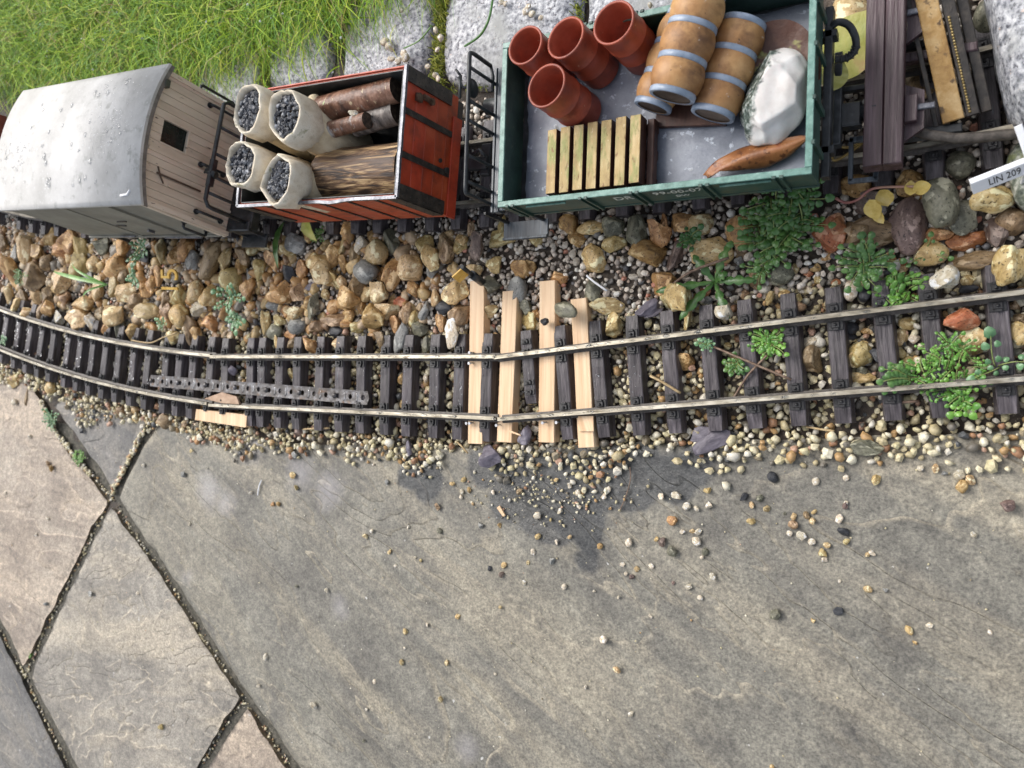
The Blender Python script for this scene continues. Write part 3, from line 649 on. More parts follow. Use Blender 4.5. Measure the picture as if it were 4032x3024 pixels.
L1(900, 850, 1.843, [(590,110,60,90,'o'),(650,330,90,70,'y'),(680,420,80,85,'t'),(760,280,60,90,'p',30),(865,130,60,80,'o'),(960,205,50,65,'w'),(1085,270,85,90,'t',0,'r'),(1190,190,65,85,'k'),(1190,410,65,120,'p',20),(1430,210,65,60,'y'),(1475,330,75,110,'y',-15),(1590,240,65,100,'n'),
 (1680,215,55,65,'y'),(545,390,50,65,'o'),(440,420,50,70,'b'),(90,380,50,60,'o'),(320,330,50,80,'o'),(225,400,55,75,'y'),(380,560,100,80,'p'),(510,570,60,80,'n'),(620,660,70,90,'k'),(860,620,110,100,'p'),(930,510,70,90,'n'),(1100,550,80,80,'t'),(1340,540,50,60,'o'),(1150,680,100,70,'t'),(1070,740,100,95,'p'),
 (970,650,40,60,'o'),(760,660,50,50,'p',0,'r'),(770,750,100,50,'n'),(870,720,60,35,'o'),(930,810,55,40,'y',0,'r'),(1220,780,45,70,'o'),(1290,700,50,80,'n'),(1340,750,45,60,'y',0,'r'),(1390,810,80,60,'k'),(1540,770,40,70,'o'),(270,760,45,90,'y'),(340,840,75,60,'k',0,'r'),(490,800,75,60,'g',0,'r'),(370,760,55,45,'y'),
 (480,700,75,60,'t'),(460,860,60,50,'o'),(640,810,60,50,'n'),(780,840,70,35,'b',0,'r'),(350,930,20,60,'y'),(1100,900,50,90,'n'),(1250,890,50,100,'g',20,'r'),(790,920,50,40,'t'),(475,930,50,40,'n'),(1440,930,40,60,'k'),(340,650,60,40,'g',0,'r'),(840,340,35,70,'o'),(770,470,40,70,'y'),(820,480,40,45,'t',0,'r'),(830,230,30,60,'t'),
 (250,230,90,40,'t',25),(430,240,60,60,'y'),(1050,160,40,50,'o'),(900,270,40,60,'n'),(740,450,40,60,'y'),(1500,600,50,60,'t'),(700,570,40,40,'t'),(150,430,25,45,'g'),(410,690,25,45,'o'),(870,780,60,35,'o'),(1230,620,60,40,'r'),(1000,560,50,60,'t'),(570,620,40,50,'o'),(1480,400,40,60,'g'),(1600,150,50,40,'t'),
 (470,1140,35,55,'y'),(1265,1180,45,55,'p'),(760,1135,25,30,'d',0,'r'),(1270,1340,25,50,'y'),(1430,1180,25,30,'w',0,'r'),(520,1570,50,35,'d'),(1385,1640,25,30,'t')])
stone(1163, 958, 46, 46, 'g', label='blue-grey and white flint below the red wagon sacks corner')
stone(1440, 1070, 66, 50, 'g', 10, kind='r', label='smooth light grey dented cobble midway between the tracks', th=.9)
stone(1615, 1056, 56, 56, 't', 0, kind='r', label='round tan flint with two small holes and a dimple')
stone(1876, 972, 38, 62, 'd', 0, label='dark purplish brown flint below the wagon couplings', z=14)
stone(1670, 1228, 50, 27, 'g', -42, label='pale blue-grey elongated flint pointing down to the right')
stone(1776, 1312, 33, 64, 'w', 8, label='pale yellow leaf-shaped flint leaning on the sleeper end', z=12, th=.35)
stone(1226, 1127, 46, 20, 's', -10, label='purple slate chip among the ochre flints', th=.3, kind='s')
stone(1220, 1354, 27, 44, 'o', -35, label='orange flint splinter lying across a sleeper end', z=11)
L1(1700, 850, 1.659, [(90,210,55,90,'n'),(190,190,50,60,'y'),(450,155,110,55,'y'),(420,320,60,55,'y'),(155,480,80,90,'y'),(395,450,60,75,'k'),(370,640,80,50,'t'),(185,640,70,90,'n'),(560,480,60,80,'g'),(680,140,50,60,'y'),(890,60,60,60,'o'),(1040,90,90,60,'y'),
 (960,150,60,50,'p'),(1200,60,90,70,'k'),(1320,120,80,110,'k'),(1190,195,75,55,'y'),(1050,270,80,90,'y'),(1490,110,70,90,'o'),(1420,255,120,85,'o'),(830,400,60,45,'o'),(1155,590,110,55,'t'),(1180,715,65,75,'y'),(1050,480,60,80,'k'),(1510,430,85,90,'o'),
 (1590,540,95,90,'y'),(1410,620,80,50,'s',-25),(610,590,50,60,'k'),(640,690,70,55,'y'),(670,640,30,50,'p'),(80,600,60,45,'b',0,'r'),(600,340,80,60,'o'),(280,350,60,50,'t'),(640,330,40,40,'o'),(1130,1000,0.1+38,35,'r',0,'r')][:33])
stone(2230, 1224, 63, 35, 'k', 18, kind='r', label='olive oval flint resting on the ends of the pine battens', z=22)
stone(2145, 1265, 21, 18, 'b', -15, label='shiny black pebble lying on the third pine batten', z=14, name='pebble', cat='pebble', grp=None)
stone(2658, 1010, 40, 72, 'd', 5, label='flat purplish grey stone left of the bittercress')
L1(2600, 700, 2.074, [(170,365,110,70,'o'),(20,440,50,130,'o'),(640,460,100,130,'o'),(970,780,100,90,'k',0,'r'),(800,830,90,80,'n'),(1380,450,110,140,'r'),(1590,440,110,120,'n'),(225,1130,35,120,'y',20),(215,1490,100,75,'o'),(1240,1500,80,120,'n'),(1210,1345,75,42,'w',-15,'r'),
 (1600,1430,85,105,'y'),(1200,770,42,38,'r'),(690,950,40,40,'n'),(1010,950,45,35,'p'),(1140,1050,45,38,'n',0,'r'),(1110,980,40,40,'y'),(900,970,30,70,'y',15),(1290,830,32,35,'y'),(370,930,40,40,'r'),(380,1000,50,30,'g',0,'r'),(640,680,45,40,'g'),(1560,1180,0.1+35,30,'g'),
 (480,780,35,45,'t'),(650,610,50,45,'n'),(1100,740,30,40,'t'),(550,1370,30,30,'y',0,'r'),(820,1440,45,45,'o',0,'r'),(170,1370,35,30,'y',0,'r'),(1220,920,28,28,'w'),(290,980,45,35,'o')])
stone(2759, 883, 53, 48, 't', kind='r', label='pale pear-shaped flint below the lettered side of the green wagon')
stone(2798, 989, 92, 58, 'y', 5, label='large flat sandy-yellow flint with grey end below the green wagon')
stone(2667, 1172, 63, 58, 'y', 10, label='bright yellow triangular flint at the sleeper ends', z=13)
stone(2855, 1221, 43, 43, 'w', label='blocky pinkish white quartz stone on the sleeper ends', z=12)
stone(3352, 1144, 29, 43, 'w', 0, kind='r', label='cream potato-shaped pebble by the right-hand rail')
L1(3200, 600, 1.844, [(130,580,100,120,'r'),(400,570,190,115,'n'),(690,540,120,190,'d',0,'r'),(900,590,100,55,'o'),(1110,480,110,120,'k'),(1160,640,150,65,'r'),(1330,590,80,110,'d'),(1140,790,190,75,'n'),(300,260,110,80,'o'),(720,240,100,100,'o'),(390,360,100,80,'d'),(1070,90,90,90,'k',0,'r'),
 (1130,930,45,35,'y',0,'r'),(1125,990,65,28,'b',0,'r'),(380,1035,45,50,'b',0,'r'),(1160,1390,90,110,'y'),(330,1450,90,100,'y'),(500,1290,60,60,'b',0,'r'),(1500,1330,90,90,'y'),(345,1630,100,40,'y'),(690,1240,60,45,'y',0,'r'),(640,1310,40,35,'t',0,'r'),
 (430,1290,24,40,'t',0,'r'),(270,1280,55,45,'b',0,'r'),(270,1340,50,30,'b',0,'r'),(390,1300,35,30,'p'),(600,1380,50,40,'t',0,'r'),(650,1340,35,50,'t',0,'r'),(740,1350,38,35,'w',0,'r'),(640,1460,30,40,'y',0,'r'),(700,1520,50,38,'y',0,'r'),(760,1550,25,28,'y',0,'r'),(400,1520,32,28,'g',0,'r'),(370,1580,45,35,'k'),(540,1240,35,28,'t'),
 (1420,1190,40,38,'g',0,'r'),(1470,1110,45,35,'n'),(1480,1440,60,35,'k'),(1430,1400,30,40,'r'),(1510,1220,60,45,'n'),(1010,1350,40,40,'g'),(1080,1310,45,35,'k'),(740,860,40,35,'g'),(640,800,40,28,'r',0,'r'),(570,790,30,35,'p'),(100,760,35,35,'p'),(20,840,40,30,'p'),(50,930,25,30,'w'),(170,945,32,25,'r'),(900,1360,40,35,'k'),(650,850,35,25,'t')])
stone(3704, 797, 65, 98, 'k', -12, kind='r', label='tall greenish grey rounded boulder below the curved dark rail', th=.85, z=16)
stone(3666, 1001, 64, 58, 'y', 0, kind='r', label='yellow flint with a round dark spot above the right-hand rail')
stone(3910, 779, 92, 60, 'y', -10, label='big glossy amber and yellow mossy flint below the plant label', z=14)
stone(3986, 871, 60, 65, 'n', 0, kind='r', label='coarse brown sandstone lump at the east end')
stone(3981, 1034, 62, 95, 'y', 25, label='long amber and pink flint hanging over the rail at the east end', z=14)
stone(3715, 1099, 54, 55, 'w', label='knobbly cream and brown flint standing on the rail clip', z=17)
stone(3783, 1262, 65, 48, 'r', -8, label='flat rusty red brick-like stone between the rails', z=8)
stone(3482, 1397, 58, 48, 'b', label='dark grey knobbly stone with two small pebbles on it', th=.9)
stone(2810, 1742, 92, 42, 's', -28, kind='s', label='large purple slate flake lying half under a sleeper', th=.18, z=4, name='slate_piece', cat='slate', grp=None)
stone(2770, 1715, 60, 36, 's', 0, kind='s', label='smaller slate flake tucked behind the large one', th=.16, z=3, name='slate_piece', cat='slate', grp=None)
stone(3411, 1769, 68, 38, 'k', 0, label='shiny olive-grey flint at the edge of the slab', z=4)
stone(1936, 1795, 52, 48, 's', 0, label='lilac slate lump in front of the first two pine battens', z=5, name='slate_piece', cat='slate', grp=None, th=.6)
stone(2064, 1722, 32, 52, 's', 0, label='upright dark slate lump wedged beside the second pine batten', z=7, name='slate_piece', cat='slate', grp=None)
stone(1612, 1765, 20, 34, 's', 0, kind='s', label='small slate chip standing in the gravel left of the battens', z=4, name='slate_piece', cat='slate', grp=None)
stone(915, 1462, 30, 26, 's', 0, label='small slate lump between the rails above the steel strip', z=4, name='slate_piece', cat='slate', grp=None)
stone(2568, 1232, 46, 20, 's', -25, kind='s', label='thin slate shard above the right-hand near rail', z=5, th=.3, name='slate_piece', cat='slate', grp=None)
stone(2800, 1430, 30, 12, 'b', -30, kind='s', label='black slate sliver between the rails right of the battens', z=4, th=.4, name='slate_piece', cat='slate', grp=None)
stone(3350, 62, 85, 110, 't', 0, kind='r', label='big smooth tan pebble behind the east end of the green wagon', z=8)
stone(3262, 130, 40, 30, 'o', 0, label='orange flint behind the black hose of the green wagon', z=10)
stone(3900, 60, 60, 70, 'k', 0, kind='r', label='dark round stone between iron strip and granite block', z=8)
stone(3500, 560, 60, 40, 'n', 0, label='flat brown stone in the shade of the dark beam', z=4)
stone(3620, 330, 70, 90, 'n', 0, label='flat brown stone under the rusty iron strip', z=4)
stone(1855, 905, 18, 34, 'n', 0, label='brown upright flint between sleepers below the couplings', z=7)
stone(1975, 880, 16, 40, 'y', 0, label='yellow flint against the black wagon step', z=7)
# more flints filling the bed, one by one, below the listed ones
fill = 0; tries = 0; fr_ = random.Random(77); mass = []
while tries < 9000 and fill < 150:
    tries += 1; x = fr_.uniform(-1040, -330); y = fr_.uniform(float(ncv(x))+40, float(fcv(x))-40)
    r = fr_.uniform(5, 9.0)
    if any((x-a)**2+(y-b)**2 < (.62*(c+r))**2 for a, b, c in placed): continue
    z = float(gh(x, y))+r*.25; c = fr_.choice('oooyyttpnnkgtd')
    if fill < 0:
        o = link('flint_stone', rmesh(c, fill), None, (x, y, z), (fr_.gauss(0, .3), fr_.gauss(0, .3), fr_.uniform(0, 6.28)), (r/10, r*fr_.uniform(.6, .9)/10, r*.065))
        loc = (RWC @ (Vector((x, y, z))-Vector((0, 0, CAMH)))); ppx, ppy = CEN[0]-loc.x/loc.z*FPX, CEN[1]+loc.y/loc.z*FPX
        tag(o, 'half-buried %s flint stone %s' % (colour_words[c], landmark(ppx, ppy)), 'stone', 'flint stones bedded between the tracks')
    else: mass.append((x, y, z, r*.9))
    placed.append((x, y, r)); fill += 1
for _ in range(700):
    x = rnd.uniform(-1150, -330); y = rnd.uniform(float(ncv(x))+44, float(fcv(x))-40); mass.append((x, y, float(gh(x, y))+1.0, rnd.uniform(3, 6)))
A = np.array(mass); tag(scatter('rubble', A[:, :3], A[:, 3], 2, M('small_ochre_rubble', nz, sc=.3, rgh=.4, bump=.35, bsc=.6, island=[(0, (.44, .26, .11)), (.25, (.55, .40, .2)), (.45, (.5, .38, .25)), (.65, (.30, .19, .11)), (.8, (.22, .2, .17)), (.9, (.6, .5, .36))]), 25, facets=7), 'small ochre flint rubble filling the gaps under the larger stones', 'gravel', kind='stuff')
# pebbles lying loose on the slabs
pc = 'wwtwwtwwgtwwtwtwwkw'+'w'
def peb(ox, oy, s, items, reg):
    for i, it in enumerate(items):
        x, y = it[:2]; a = (it[2] if len(it) > 2 else rnd.uniform(8, 13)*s*.9)*1.22; c = it[3] if len(it) > 3 else pc[(i*7+int(x)) % len(pc)]
        sz = 'tiny' if a/s < 7.5 else 'small'
        stone(ox+x/s, oy+y/s, a/s, a/s*rnd.uniform(.7, .95), c, rnd.uniform(0, 180), z=a/s/pxmm(W(ox+x/s, oy+y/s, 0))*.42, kind='r' if i % 3 == 0 else 'f', name='pebble', cat='pebble',
              label=(it[4] if len(it) > 4 else '%s %s pebble %s' % (sz, colour_words[c].split()[-1], reg)), grp='loose pebbles on the slabs')
peb(1200, 1700, 1.253, [(330,490),(298,515),(655,370,16,'n'),(665,488,14,'k'),(510,472,8),(105,783),(448,662),(418,592,12,'y'),(545,622,8),(572,635,8,'y'),(500,985,16,'y'),(604,950),(755,912,14,'y'),(963,866),(493,1070),(477,1137,16),(702,1143),(942,1195,10,'w'),(345,1233),(669,1322),(45,1350,18,'w'),(305,1370,9,'w'),(292,1525,10,'k'),
 (913,675,12,'b'),(983,658,15,'y'),(970,705,15,'d'),(1103,648),(1127,592,15,'w'),(1218,637,17,'g'),(1083,745),(1280,765),(1427,787,8,'w'),(1547,818,8),(1473,1028,20,'w'),(1385,1260),(1537,1178,18,'t'),(1610,1392,16,'w'),(1705,910),(1570,658),(1585,700),(1612,716,14,'d'),(1638,675),(1710,663),(1818,745,9,'d'),(1896,765,16,'w'),(1952,820,14,'w')], 'on the middle of the big grey-green slab')
peb(1200, 1700, 1.253, [(1598,545,20,'w'),(1760,315,18),(1832,315,22,'w'),(1885,367,18,'w'),(1813,443,26,'o','amber blocky pebble standing out on the grey slab'),(1863,492,17,'w'),(1735,530,12,'y'),(1763,546,22,'d'),(1817,590,28,'k'),(1932,540,24,'w'),(1912,490,14),(1940,490,16,'w'),(1976,592,16,'k'),(1958,620,12,'w')], 'on the slab right of the dark wet patch')
peb(1200, 1700, 1.253, [(775,295,13),(810,288,14,'p'),(772,322,12),(828,355,9),(868,462,16,'g'),(962,462,12,'p'),(1147,413,18,'w'),(1212,433,10,'y'),(1258,393,14,'w'),(1150,517,15,'y'),(1243,545,12),(1307,520,12,'t'),(1456,565,14,'p'),(1352,370,12),(1505,380,9,'o'),(783,237,14,'y'),(926,298,14),(1307,267,15),(1347,300,14,'w'),(1060,295,16,'n'),(568,178,10,'w'),(405,248,14,'g'),(340,160,8,'w'),(728,255,13,'y'),(1240,238,12,'y'),(1415,262,14,'t'),(1480,320,14,'w'),(1500,285,14,'w')], 'around the dark wet patch on the slab')
peb(2600, 1800, 1.3554, [(830,130,20,'w'),(990,112,17,'w'),(1150,120,26,'y'),(1610,155,32,'p'),(1655,122,28,'t'),(1595,95,28,'w'),(1388,58,16,'w'),(1515,85,15,'g'),(1475,62,22,'t'),(1673,415,17,'w'),(485,340,21,'y'),(710,317,17,'t'),(708,362,24,'n'),(688,408,19,'w'),(755,425,28,'w'),(808,452,18,'w'),(975,395,30,'b'),(995,453,18,'y'),(955,330,22,'w'),(810,340,20,'t'),(820,290,15,'y'),(780,310,20,'n'),(663,303,9),(570,272,18,'t'),(488,256,16,'t'),(530,222,20,'k'),(445,210,25,'b'),(600,107,28,'b'),(985,257,18,'d'),(988,240,12,'w'),(890,470,17,'t'),(870,513,22,'y'),(878,548,15,'w'),(1107,520,15,'t'),(1132,513,17,'w')], 'on the upper right of the big slab')
peb(2600, 1800, 1.3554, [(280,635,18,'w'),(153,692,18,'w'),(68,670,9,'d'),(212,750,14,'w'),(617,838,28,'k'),(818,873,14,'y'),(1108,705,20,'t'),(1203,710,14,'g'),(950,820,26,'b'),(1328,925,24,'y'),(1435,893,17,'w'),(1760,936,14,'w'),(958,662,9,'w'),(1360,990,12,'p'),(1385,1585,7,'w'),(595,1655,12,'y'),(257,258,20,'w'),(140,262,20,'w'),(193,275,15,'w'),(85,205,26,'w'),(252,175,18,'y')], 'on the lower right of the big slab')
stone(3965, 1992, 30, 27, 'd', 10, z=4, label='rough brown lump alone at the right edge of the slab', name='pebble', cat='pebble', grp=None)
peb(0, 1500, 1.0883, [(205,355,12,'n'),(220,373,14,'p'),(127,238,9),(205,590,9),(155,660,8),(390,912,14,'g'),(197,955,9,'g'),(590,910,8),(690,1480,14,'y'),(1138,1183,14,'w'),(1107,1305,8,'w'),(785,400,12,'g'),(615,362,9,'w'),(822,300,9,'y'),(905,262,8),(845,255,16,'o'),(1075,478,9),(1168,530,10,'o'),(1192,527,12,'p'),(1252,405,16,'y'),(1268,458,12,'y'),(1270,880,8),(812,615,8),(350,215,14,'b'),(335,185,12,'w'),(345,200,10,'w'),(1265,315,15,'g'),(60,90,14,'w'),(22,480,8)], 'on the slabs at the lower left')

# ------------------------------------------------------------ vehicles and their loads
V3 = Vector
black_m = M('black_underframe', G3((.010, .012, .014), (.022, .025, .028), (.055, .06, .065)), sc=.15, rgh=.38, rr=.14, bump=.12)
deck_m = M('grey_blue_deck_planks', G3((.025, .032, .04), (.07, .085, .10), (.16, .19, .22)), sc=.35, stretch=(1, .05, 1), rgh=.35, bump=.25, bsc=.6, bumpstretch=(1.3, .06, 1))
green_m = M('dark_green_painted_metal', G3((.014, .038, .031), (.030, .074, .060), (.055, .12, .10)), sc=.05, rgh=.42, rr=.12, bump=.12, bsc=.7, spots=[(.25, .69, .72, (.16, .20, .15)), (.05, .54, .70, (.07, .068, .035)), (.6, .68, .70, (.10, .13, .11))])
rimg_m = M('pale_green_rim', G3((.055, .14, .115), (.12, .25, .21), (.22, .37, .32)), sc=.25, rgh=.34, bump=.15, bsc=.9)  # a paler green than the walls
redo_m = M('red_oxide_painted_planks', G3((.30, .040, .016), (.50, .068, .024), (.58, .11, .045)), sc=.04, rgh=.42, rr=.1, bump=.1, bsc=.5, spots=[(.35, .69, .71, (.06, .03, .02)), (.045, .54, .70, (.26, .045, .022)), (.5, .70, .72, (.62, .22, .12))], orand=.08)
rust_m = M('blackened_strap_iron', G3((.012, .011, .010), (.035, .030, .026), (.085, .07, .055)), sc=.15, rgh=.5, bump=.3, bsc=.7)
rimm_m = M('worn_zinc_rim', G3((.06, .065, .08), (.15, .155, .175), (.28, .29, .31)), sc=.2, rgh=.34, metal=.5, bump=.2)
beige_m = M('faded_beige_painted_boards', G3((.52, .43, .33), (.68, .575, .455), (.76, .66, .54)), sc=.05, rgh=.55, bump=.12, bsc=.6, stretch=(1, 1, .3), orand=.05, spots=[(.30, .655, .68, (.09, .05, .035)), (.09, .70, .74, (.14, .09, .06))])
panel_m = M('grey_green_side_panel', G3((.17, .165, .14), (.23, .225, .19), (.29, .285, .24)), sc=.04, rgh=.55, bump=.1)
roof_m = M('pale_grey_wet_roof', G3((.41, .405, .39), (.53, .525, .51), (.65, .645, .63)), sc=.022, rgh=.42, rr=.14, spec=.3, bump=.25, bsc=.28, spots=[(.10, .56, .66, (.42, .42, .40)), (.35, .62, .70, (.66, .67, .68))])
brass_m = M('old_brass', G3((.30, .22, .08), (.5, .38, .16), (.66, .54, .3)), sc=.4, rgh=.35, metal=.8, bump=.05)
white_m = M('white_plastic', G3((.72, .74, .78), (.8, .81, .83), (.85, .86, .87)), sc=.1, rgh=.35, bump=.03)
ink_m = M('black_ink', G3((.01, .01, .01), (.015, .015, .015), (.03, .03, .03)), sc=.1, rgh=.5, bump=0)
mark_m = M('faded_white_lettering', G3((.42, .44, .38), (.58, .60, .52), (.7, .72, .64)), sc=.5, rgh=.5, bump=0)
def wheelset(t, x, z0=0.0):
    for s in (-1, 1):
        b = B(); m = Matrix.Rotation(math.pi/2, 3, 'X')
        b.lathe([(0, -1.5), (4, -1.5), (11.5, -1.2), (12.5, -2.2), (15.5, -2.2), (15.5, 2.2), (0, 2.2)] if s < 0 else [(0, 1.5), (4, 1.5), (11.5, 1.2), (12.5, 2.2), (15.5, 2.2), (15.5, -2.2), (0, -2.2)], (x, s*22.5, 15.5+z0), 28, m)
        b.obj('wheel', black_m, t)
    b = B(); b.tube([(x, -24, 15.5+z0), (x, 24, 15.5+z0)], 2.2); b.obj('axle', black_m, t)
def strap(b, a, c, w, th, nrm, rivets=5, mi=0):
    """flat bar from a to c standing off in direction nrm"""
    a, c, n = V3(a), V3(c), V3(nrm).normalized(); d = (c-a); L_ = d.length; d.normalize(); u = d.cross(n)
    vs = [p+u*su*w/2+n*sn for p in (a, c) for sn in (0, th) for su in (-1, 1)]
    b.add(vs, [(0, 1, 3, 2), (4, 6, 7, 5), (0, 4, 5, 1), (2, 3, 7, 6), (0, 2, 6, 4), (1, 5, 7, 3)])
    for i in range(rivets):
        p = a+d*(L_*(i+.5)/rivets)+n*th+u*w*(.22 if i % 2 else -.22)
        q = n.orthogonal().normalized(); r_ = n.cross(q)
        vs = [p+(q*math.cos(k*math.pi/3)+r_*math.sin(k*math.pi/3))*.55 for k in range(6)]+[p+(q*math.cos(k*math.pi/3)+r_*math.sin(k*math.pi/3))*.35+n*.4 for k in range(6)]
        b.add(vs, [(k, (k+1) % 6, 6+(k+1) % 6, 6+k) for k in range(6)]+[tuple(range(6, 12))], True)
def smooth_pts(P, k):
    Q = []
    for i in range(len(P)-1):
        p0, p1, p2, p3 = P[max(i-1, 0)], P[i], P[i+1], P[min(i+2, len(P)-1)]
        for j in range(k):
            t = j/k; Q.append(.5*((2*p1)+(p2-p0)*t+(2*p0-5*p1+4*p2-p3)*t*t+(3*p1-p0-3*p2+p3)*t**3))
    return Q+[P[-1]]
def text_obj(name, s, size, mat, parent, loc, rot, ext=.12, squash=1.0, sx=1.0):
    c = bpy.data.curves.new(name, 'FONT'); c.body = s; c.size = size*MM; c.extrude = ext*MM; c.align_x = 'CENTER'; c.align_y = 'CENTER'; c.resolution_u = 3
    o = bpy.data.objects.new(name+'_tmp', c); COL.objects.link(o); dg = bpy.context.evaluated_depsgraph_get()
    me = bpy.data.meshes.new_from_object(o.evaluated_get(dg)); bpy.data.objects.remove(o); me.materials.clear(); me.materials.append(mat)
    o = link(name, me, parent, loc, rot); o.scale = (sx, squash, 1); return o

STX, STY, STZ = -110.0, -46.0, 11.0
# ---- the green open wagon (origin on the rail head under its middle)
GX, GY, GR = -148.5, 164.0, -.030
gw = thing('open_wagon', GX, GY, 16, GR, 'low-sided dark green open wagon carrying pots, barrels, a pallet and a quartz rock', 'goods wagon', None)
HL, HW, TOP, FL = 88.5, 49.0, 84.0, 60.5
def gwall(name, c, d, mat=green_m):
    b = B(); b.box(c, d, ch=.3); return b.obj(name, mat, gw)
for s in (-1, 1):
    w_ = gwall('side_wall', (0, s*(HW-1.2), (TOP+FL)/2-.6), (2*HL, 2.2, TOP-FL-1.2))
    b = B(); b.box((0, s*(HW-1.3), TOP-.6), (2*HL+.6, 3.4, 1.2), ch=.25); b.obj('rim', rimg_m, w_)
    w_ = gwall('end_wall', (s*(HL-1.2), 0, (TOP+FL)/2-.6), (2.2, 2*HW-5.2, TOP-FL-1.2))
    b = B(); b.box((s*(HL-1.3), 0, TOP-.6), (3.4, 2*HW-6.2, 1.2), ch=.25); b.obj('rim', rimg_m, w_)
b = B(); b.box((0, 0, FL-1), (2*HL-2, 2*HW-2, 2), ch=.2); b.obj('floor', black_m, gw)
for x in [W(q_, 760, 97).x-GX for q_ in (2025, 2312, 2512, 2788, 3078)]:
    for s in (-1, 1):
        for dx in (-1.8, 1.8):
            b = B(); b.box((x+dx, s*(HW+.75), (TOP+FL)/2-2), (1.1, 1.5, TOP-FL+2), ch=.2); b.box((x+dx, s*(HW+.4), TOP-.2), (2.0, 1.6, 1.5), ch=.2); b.obj('rib', green_m, gw)
for y in (-34, -12, 14, 36):
    b = B(); b.box((HL+.75, y, (TOP+FL)/2-2), (1.5, 3.2, TOP-FL+2), ch=.3); b.box((HL+.5, y, TOP-.4), (1.6, 2.2, 1.5), ch=.2); b.obj('rib', green_m, gw)
for y in (-36, 6, 30):
    b = B(); b.box((-HL-.7, y, TOP-6), (1.4, 1.6, 2.4), ch=.2); b.obj('latch', rimg_m, gw)
for x in (-59, 56):
    b = B(); b.box((x, -HW-.5, TOP-5), (26, 1.1, 1.2), ch=.2); b.obj('ledge', rimg_m, gw)
b = B(); b.box((0, -HW+.6, FL-2.6), (2*HL, 1.6, 2.4), ch=.2); b.box((0, HW-.6, FL-2.6), (2*HL, 1.6, 2.4), ch=.2); b.split('sill', green_m, gw)
b = B(); b.box((-4, -30, FL-8), (2*HL+20, 4, 8)); b.box((-4, 30, FL-8), (2*HL+20, 4, 8)); b.box((HL+2, 0, FL-8), (4, 88, 8)); b.obj('underframe', black_m, gw)
for x in (-48, 48):
    wheelset(gw, x)
    for s in (-1, 1):
        b = B(); b.box((x, s*33, 27), (14, 6, 22)); b.box((x, s*35, 40), (38, 4, 4)); b.split('axle_box', black_m, gw)
text_obj('lettering', 'DR', 8.6, mark_m, gw, (W(2465, 768, 90).x-GX, -HW-.15, 74), (math.pi/2, 0, 0))
text_obj('lettering', '99-00-07', 7.6, mark_m, gw, (W(2678, 748, 92).x-GX, -HW-.15, 76), (math.pi/2, 0, 0))
text_obj('lettering', 'DW', 4.4, mark_m, gw, (W(2690, 765, 88).x-GX, -HW-.15, 67.5), (math.pi/2, 0, 0))
text_obj('lettering', 'Last 10t', 2.8, mark_m, gw, (-40, -HW-.15, 72), (math.pi/2, 0, 0)) if False else None
# platform at the west end
for i in range(4):
    b = B(); b.box((-HL-3.2-i*3.0, 0, FL-.6), (2.8, 90, 1.6), ch=.25, jit=.05); b.obj('plank', deck_m, gw)
b = B(); b.box((-HL-15.4, 0, FL-2), (3.6, 92, 6), ch=.3); b.box((-HL-18.2, 0, FL+.4), (1.6, 92, 2.6), ch=.2); b.obj('end_beam', deck_m, gw)
b = B(); b.box((-HL-17.5, 0, FL-8), (2, 88, 8)); b.obj('buffer_beam', black_m, gw)
b = B(); b.tube([(-HL-36, 30, 44), (-HL-17, 29, 44)], 5.2, 20); b.obj('cylinder', black_m, gw)
rt = FL+30.0; xb = -HL-19.6
b = B()
pts = [(xb, 46, rt-24), (xb, 46, rt-6)] + [(xb, 46-2.2*(1-math.cos(a)), rt-6+6*math.sin(a)) for a in (.4, .8, 1.2, 1.5)] + [(xb, 38, rt), (xb, -36, rt)] + [(xb, -38-2.5*math.sin(a), rt-2.5*(1-math.cos(a))) for a in (.5, 1.1, 1.5)]+[(xb, -40.6, rt-12), (xb, -40.6, rt-30)]
b.tube([V3(p) for p in pts], 1.35, 8)
for y, zb in ((36, FL-3), (16, FL-3), (4, FL-3), (-17, FL-3), (-33, FL-3)): b.tube([(xb+.4, y, rt-.5), (xb+.9, y, zb)], 1.1, 8)
b.tube([(xb, 46, rt-24), (xb+1, 40, rt-25.5), (xb+1, 30, rt-25.5)], 1.1, 8)
b.obj('railing', black_m, gw)
b = B(); m = Matrix.Rotation(math.pi/2, 3, 'Y'); b.lathe([(0, -1), (5.4, -1), (6, 0), (5.4, 1), (0, 1)], (xb-2.0, 26, rt-7), 20, m); b.tube([(xb-3, 26, rt-7), (xb-8, 27, rt-5), (xb-10, 33, rt-3)], .9); b.tube([(xb-9, 20, rt-4), (xb-9, 34, rt-4)], 1.0); b.tube([(xb-9, 34, rt-4), (xb-12, 38, rt-3)], .8)
b.obj('brake_crank', black_m, gw)
b = B(); b.box((xb-6, -2, 24), (10, 14, 9)); b.box((xb-14, 0, 24), (12, 7, 4)); b.tube([(xb-10, -8, 30), (xb-18, -9, 27), (xb-21, -5, 25)], 1.3); b.box((xb+4, 8, 30), (8, 12, 14)); b.box((xb+4, -12, 30), (8, 12, 14)); b.obj('coupling', black_m, gw)
b = B(); pts = [V3((xb+6, -22, 44)), V3((xb-6, -20, 45)), V3((xb-13, -22, 40)), V3((xb-13, -27, 34)), V3((xb-6, -30, 32)), V3((xb+4, -29, 34))]; b.tube(pts, 1.7, 8)
for i in range(9): b.tube([(xb-5+i*1.1, -30+i*.1, 32+i*.2), (xb-4.5+i*1.1, -30+i*.1, 32+i*.2)], 2.1, 8)
b.obj('brake_hose', black_m, gw)
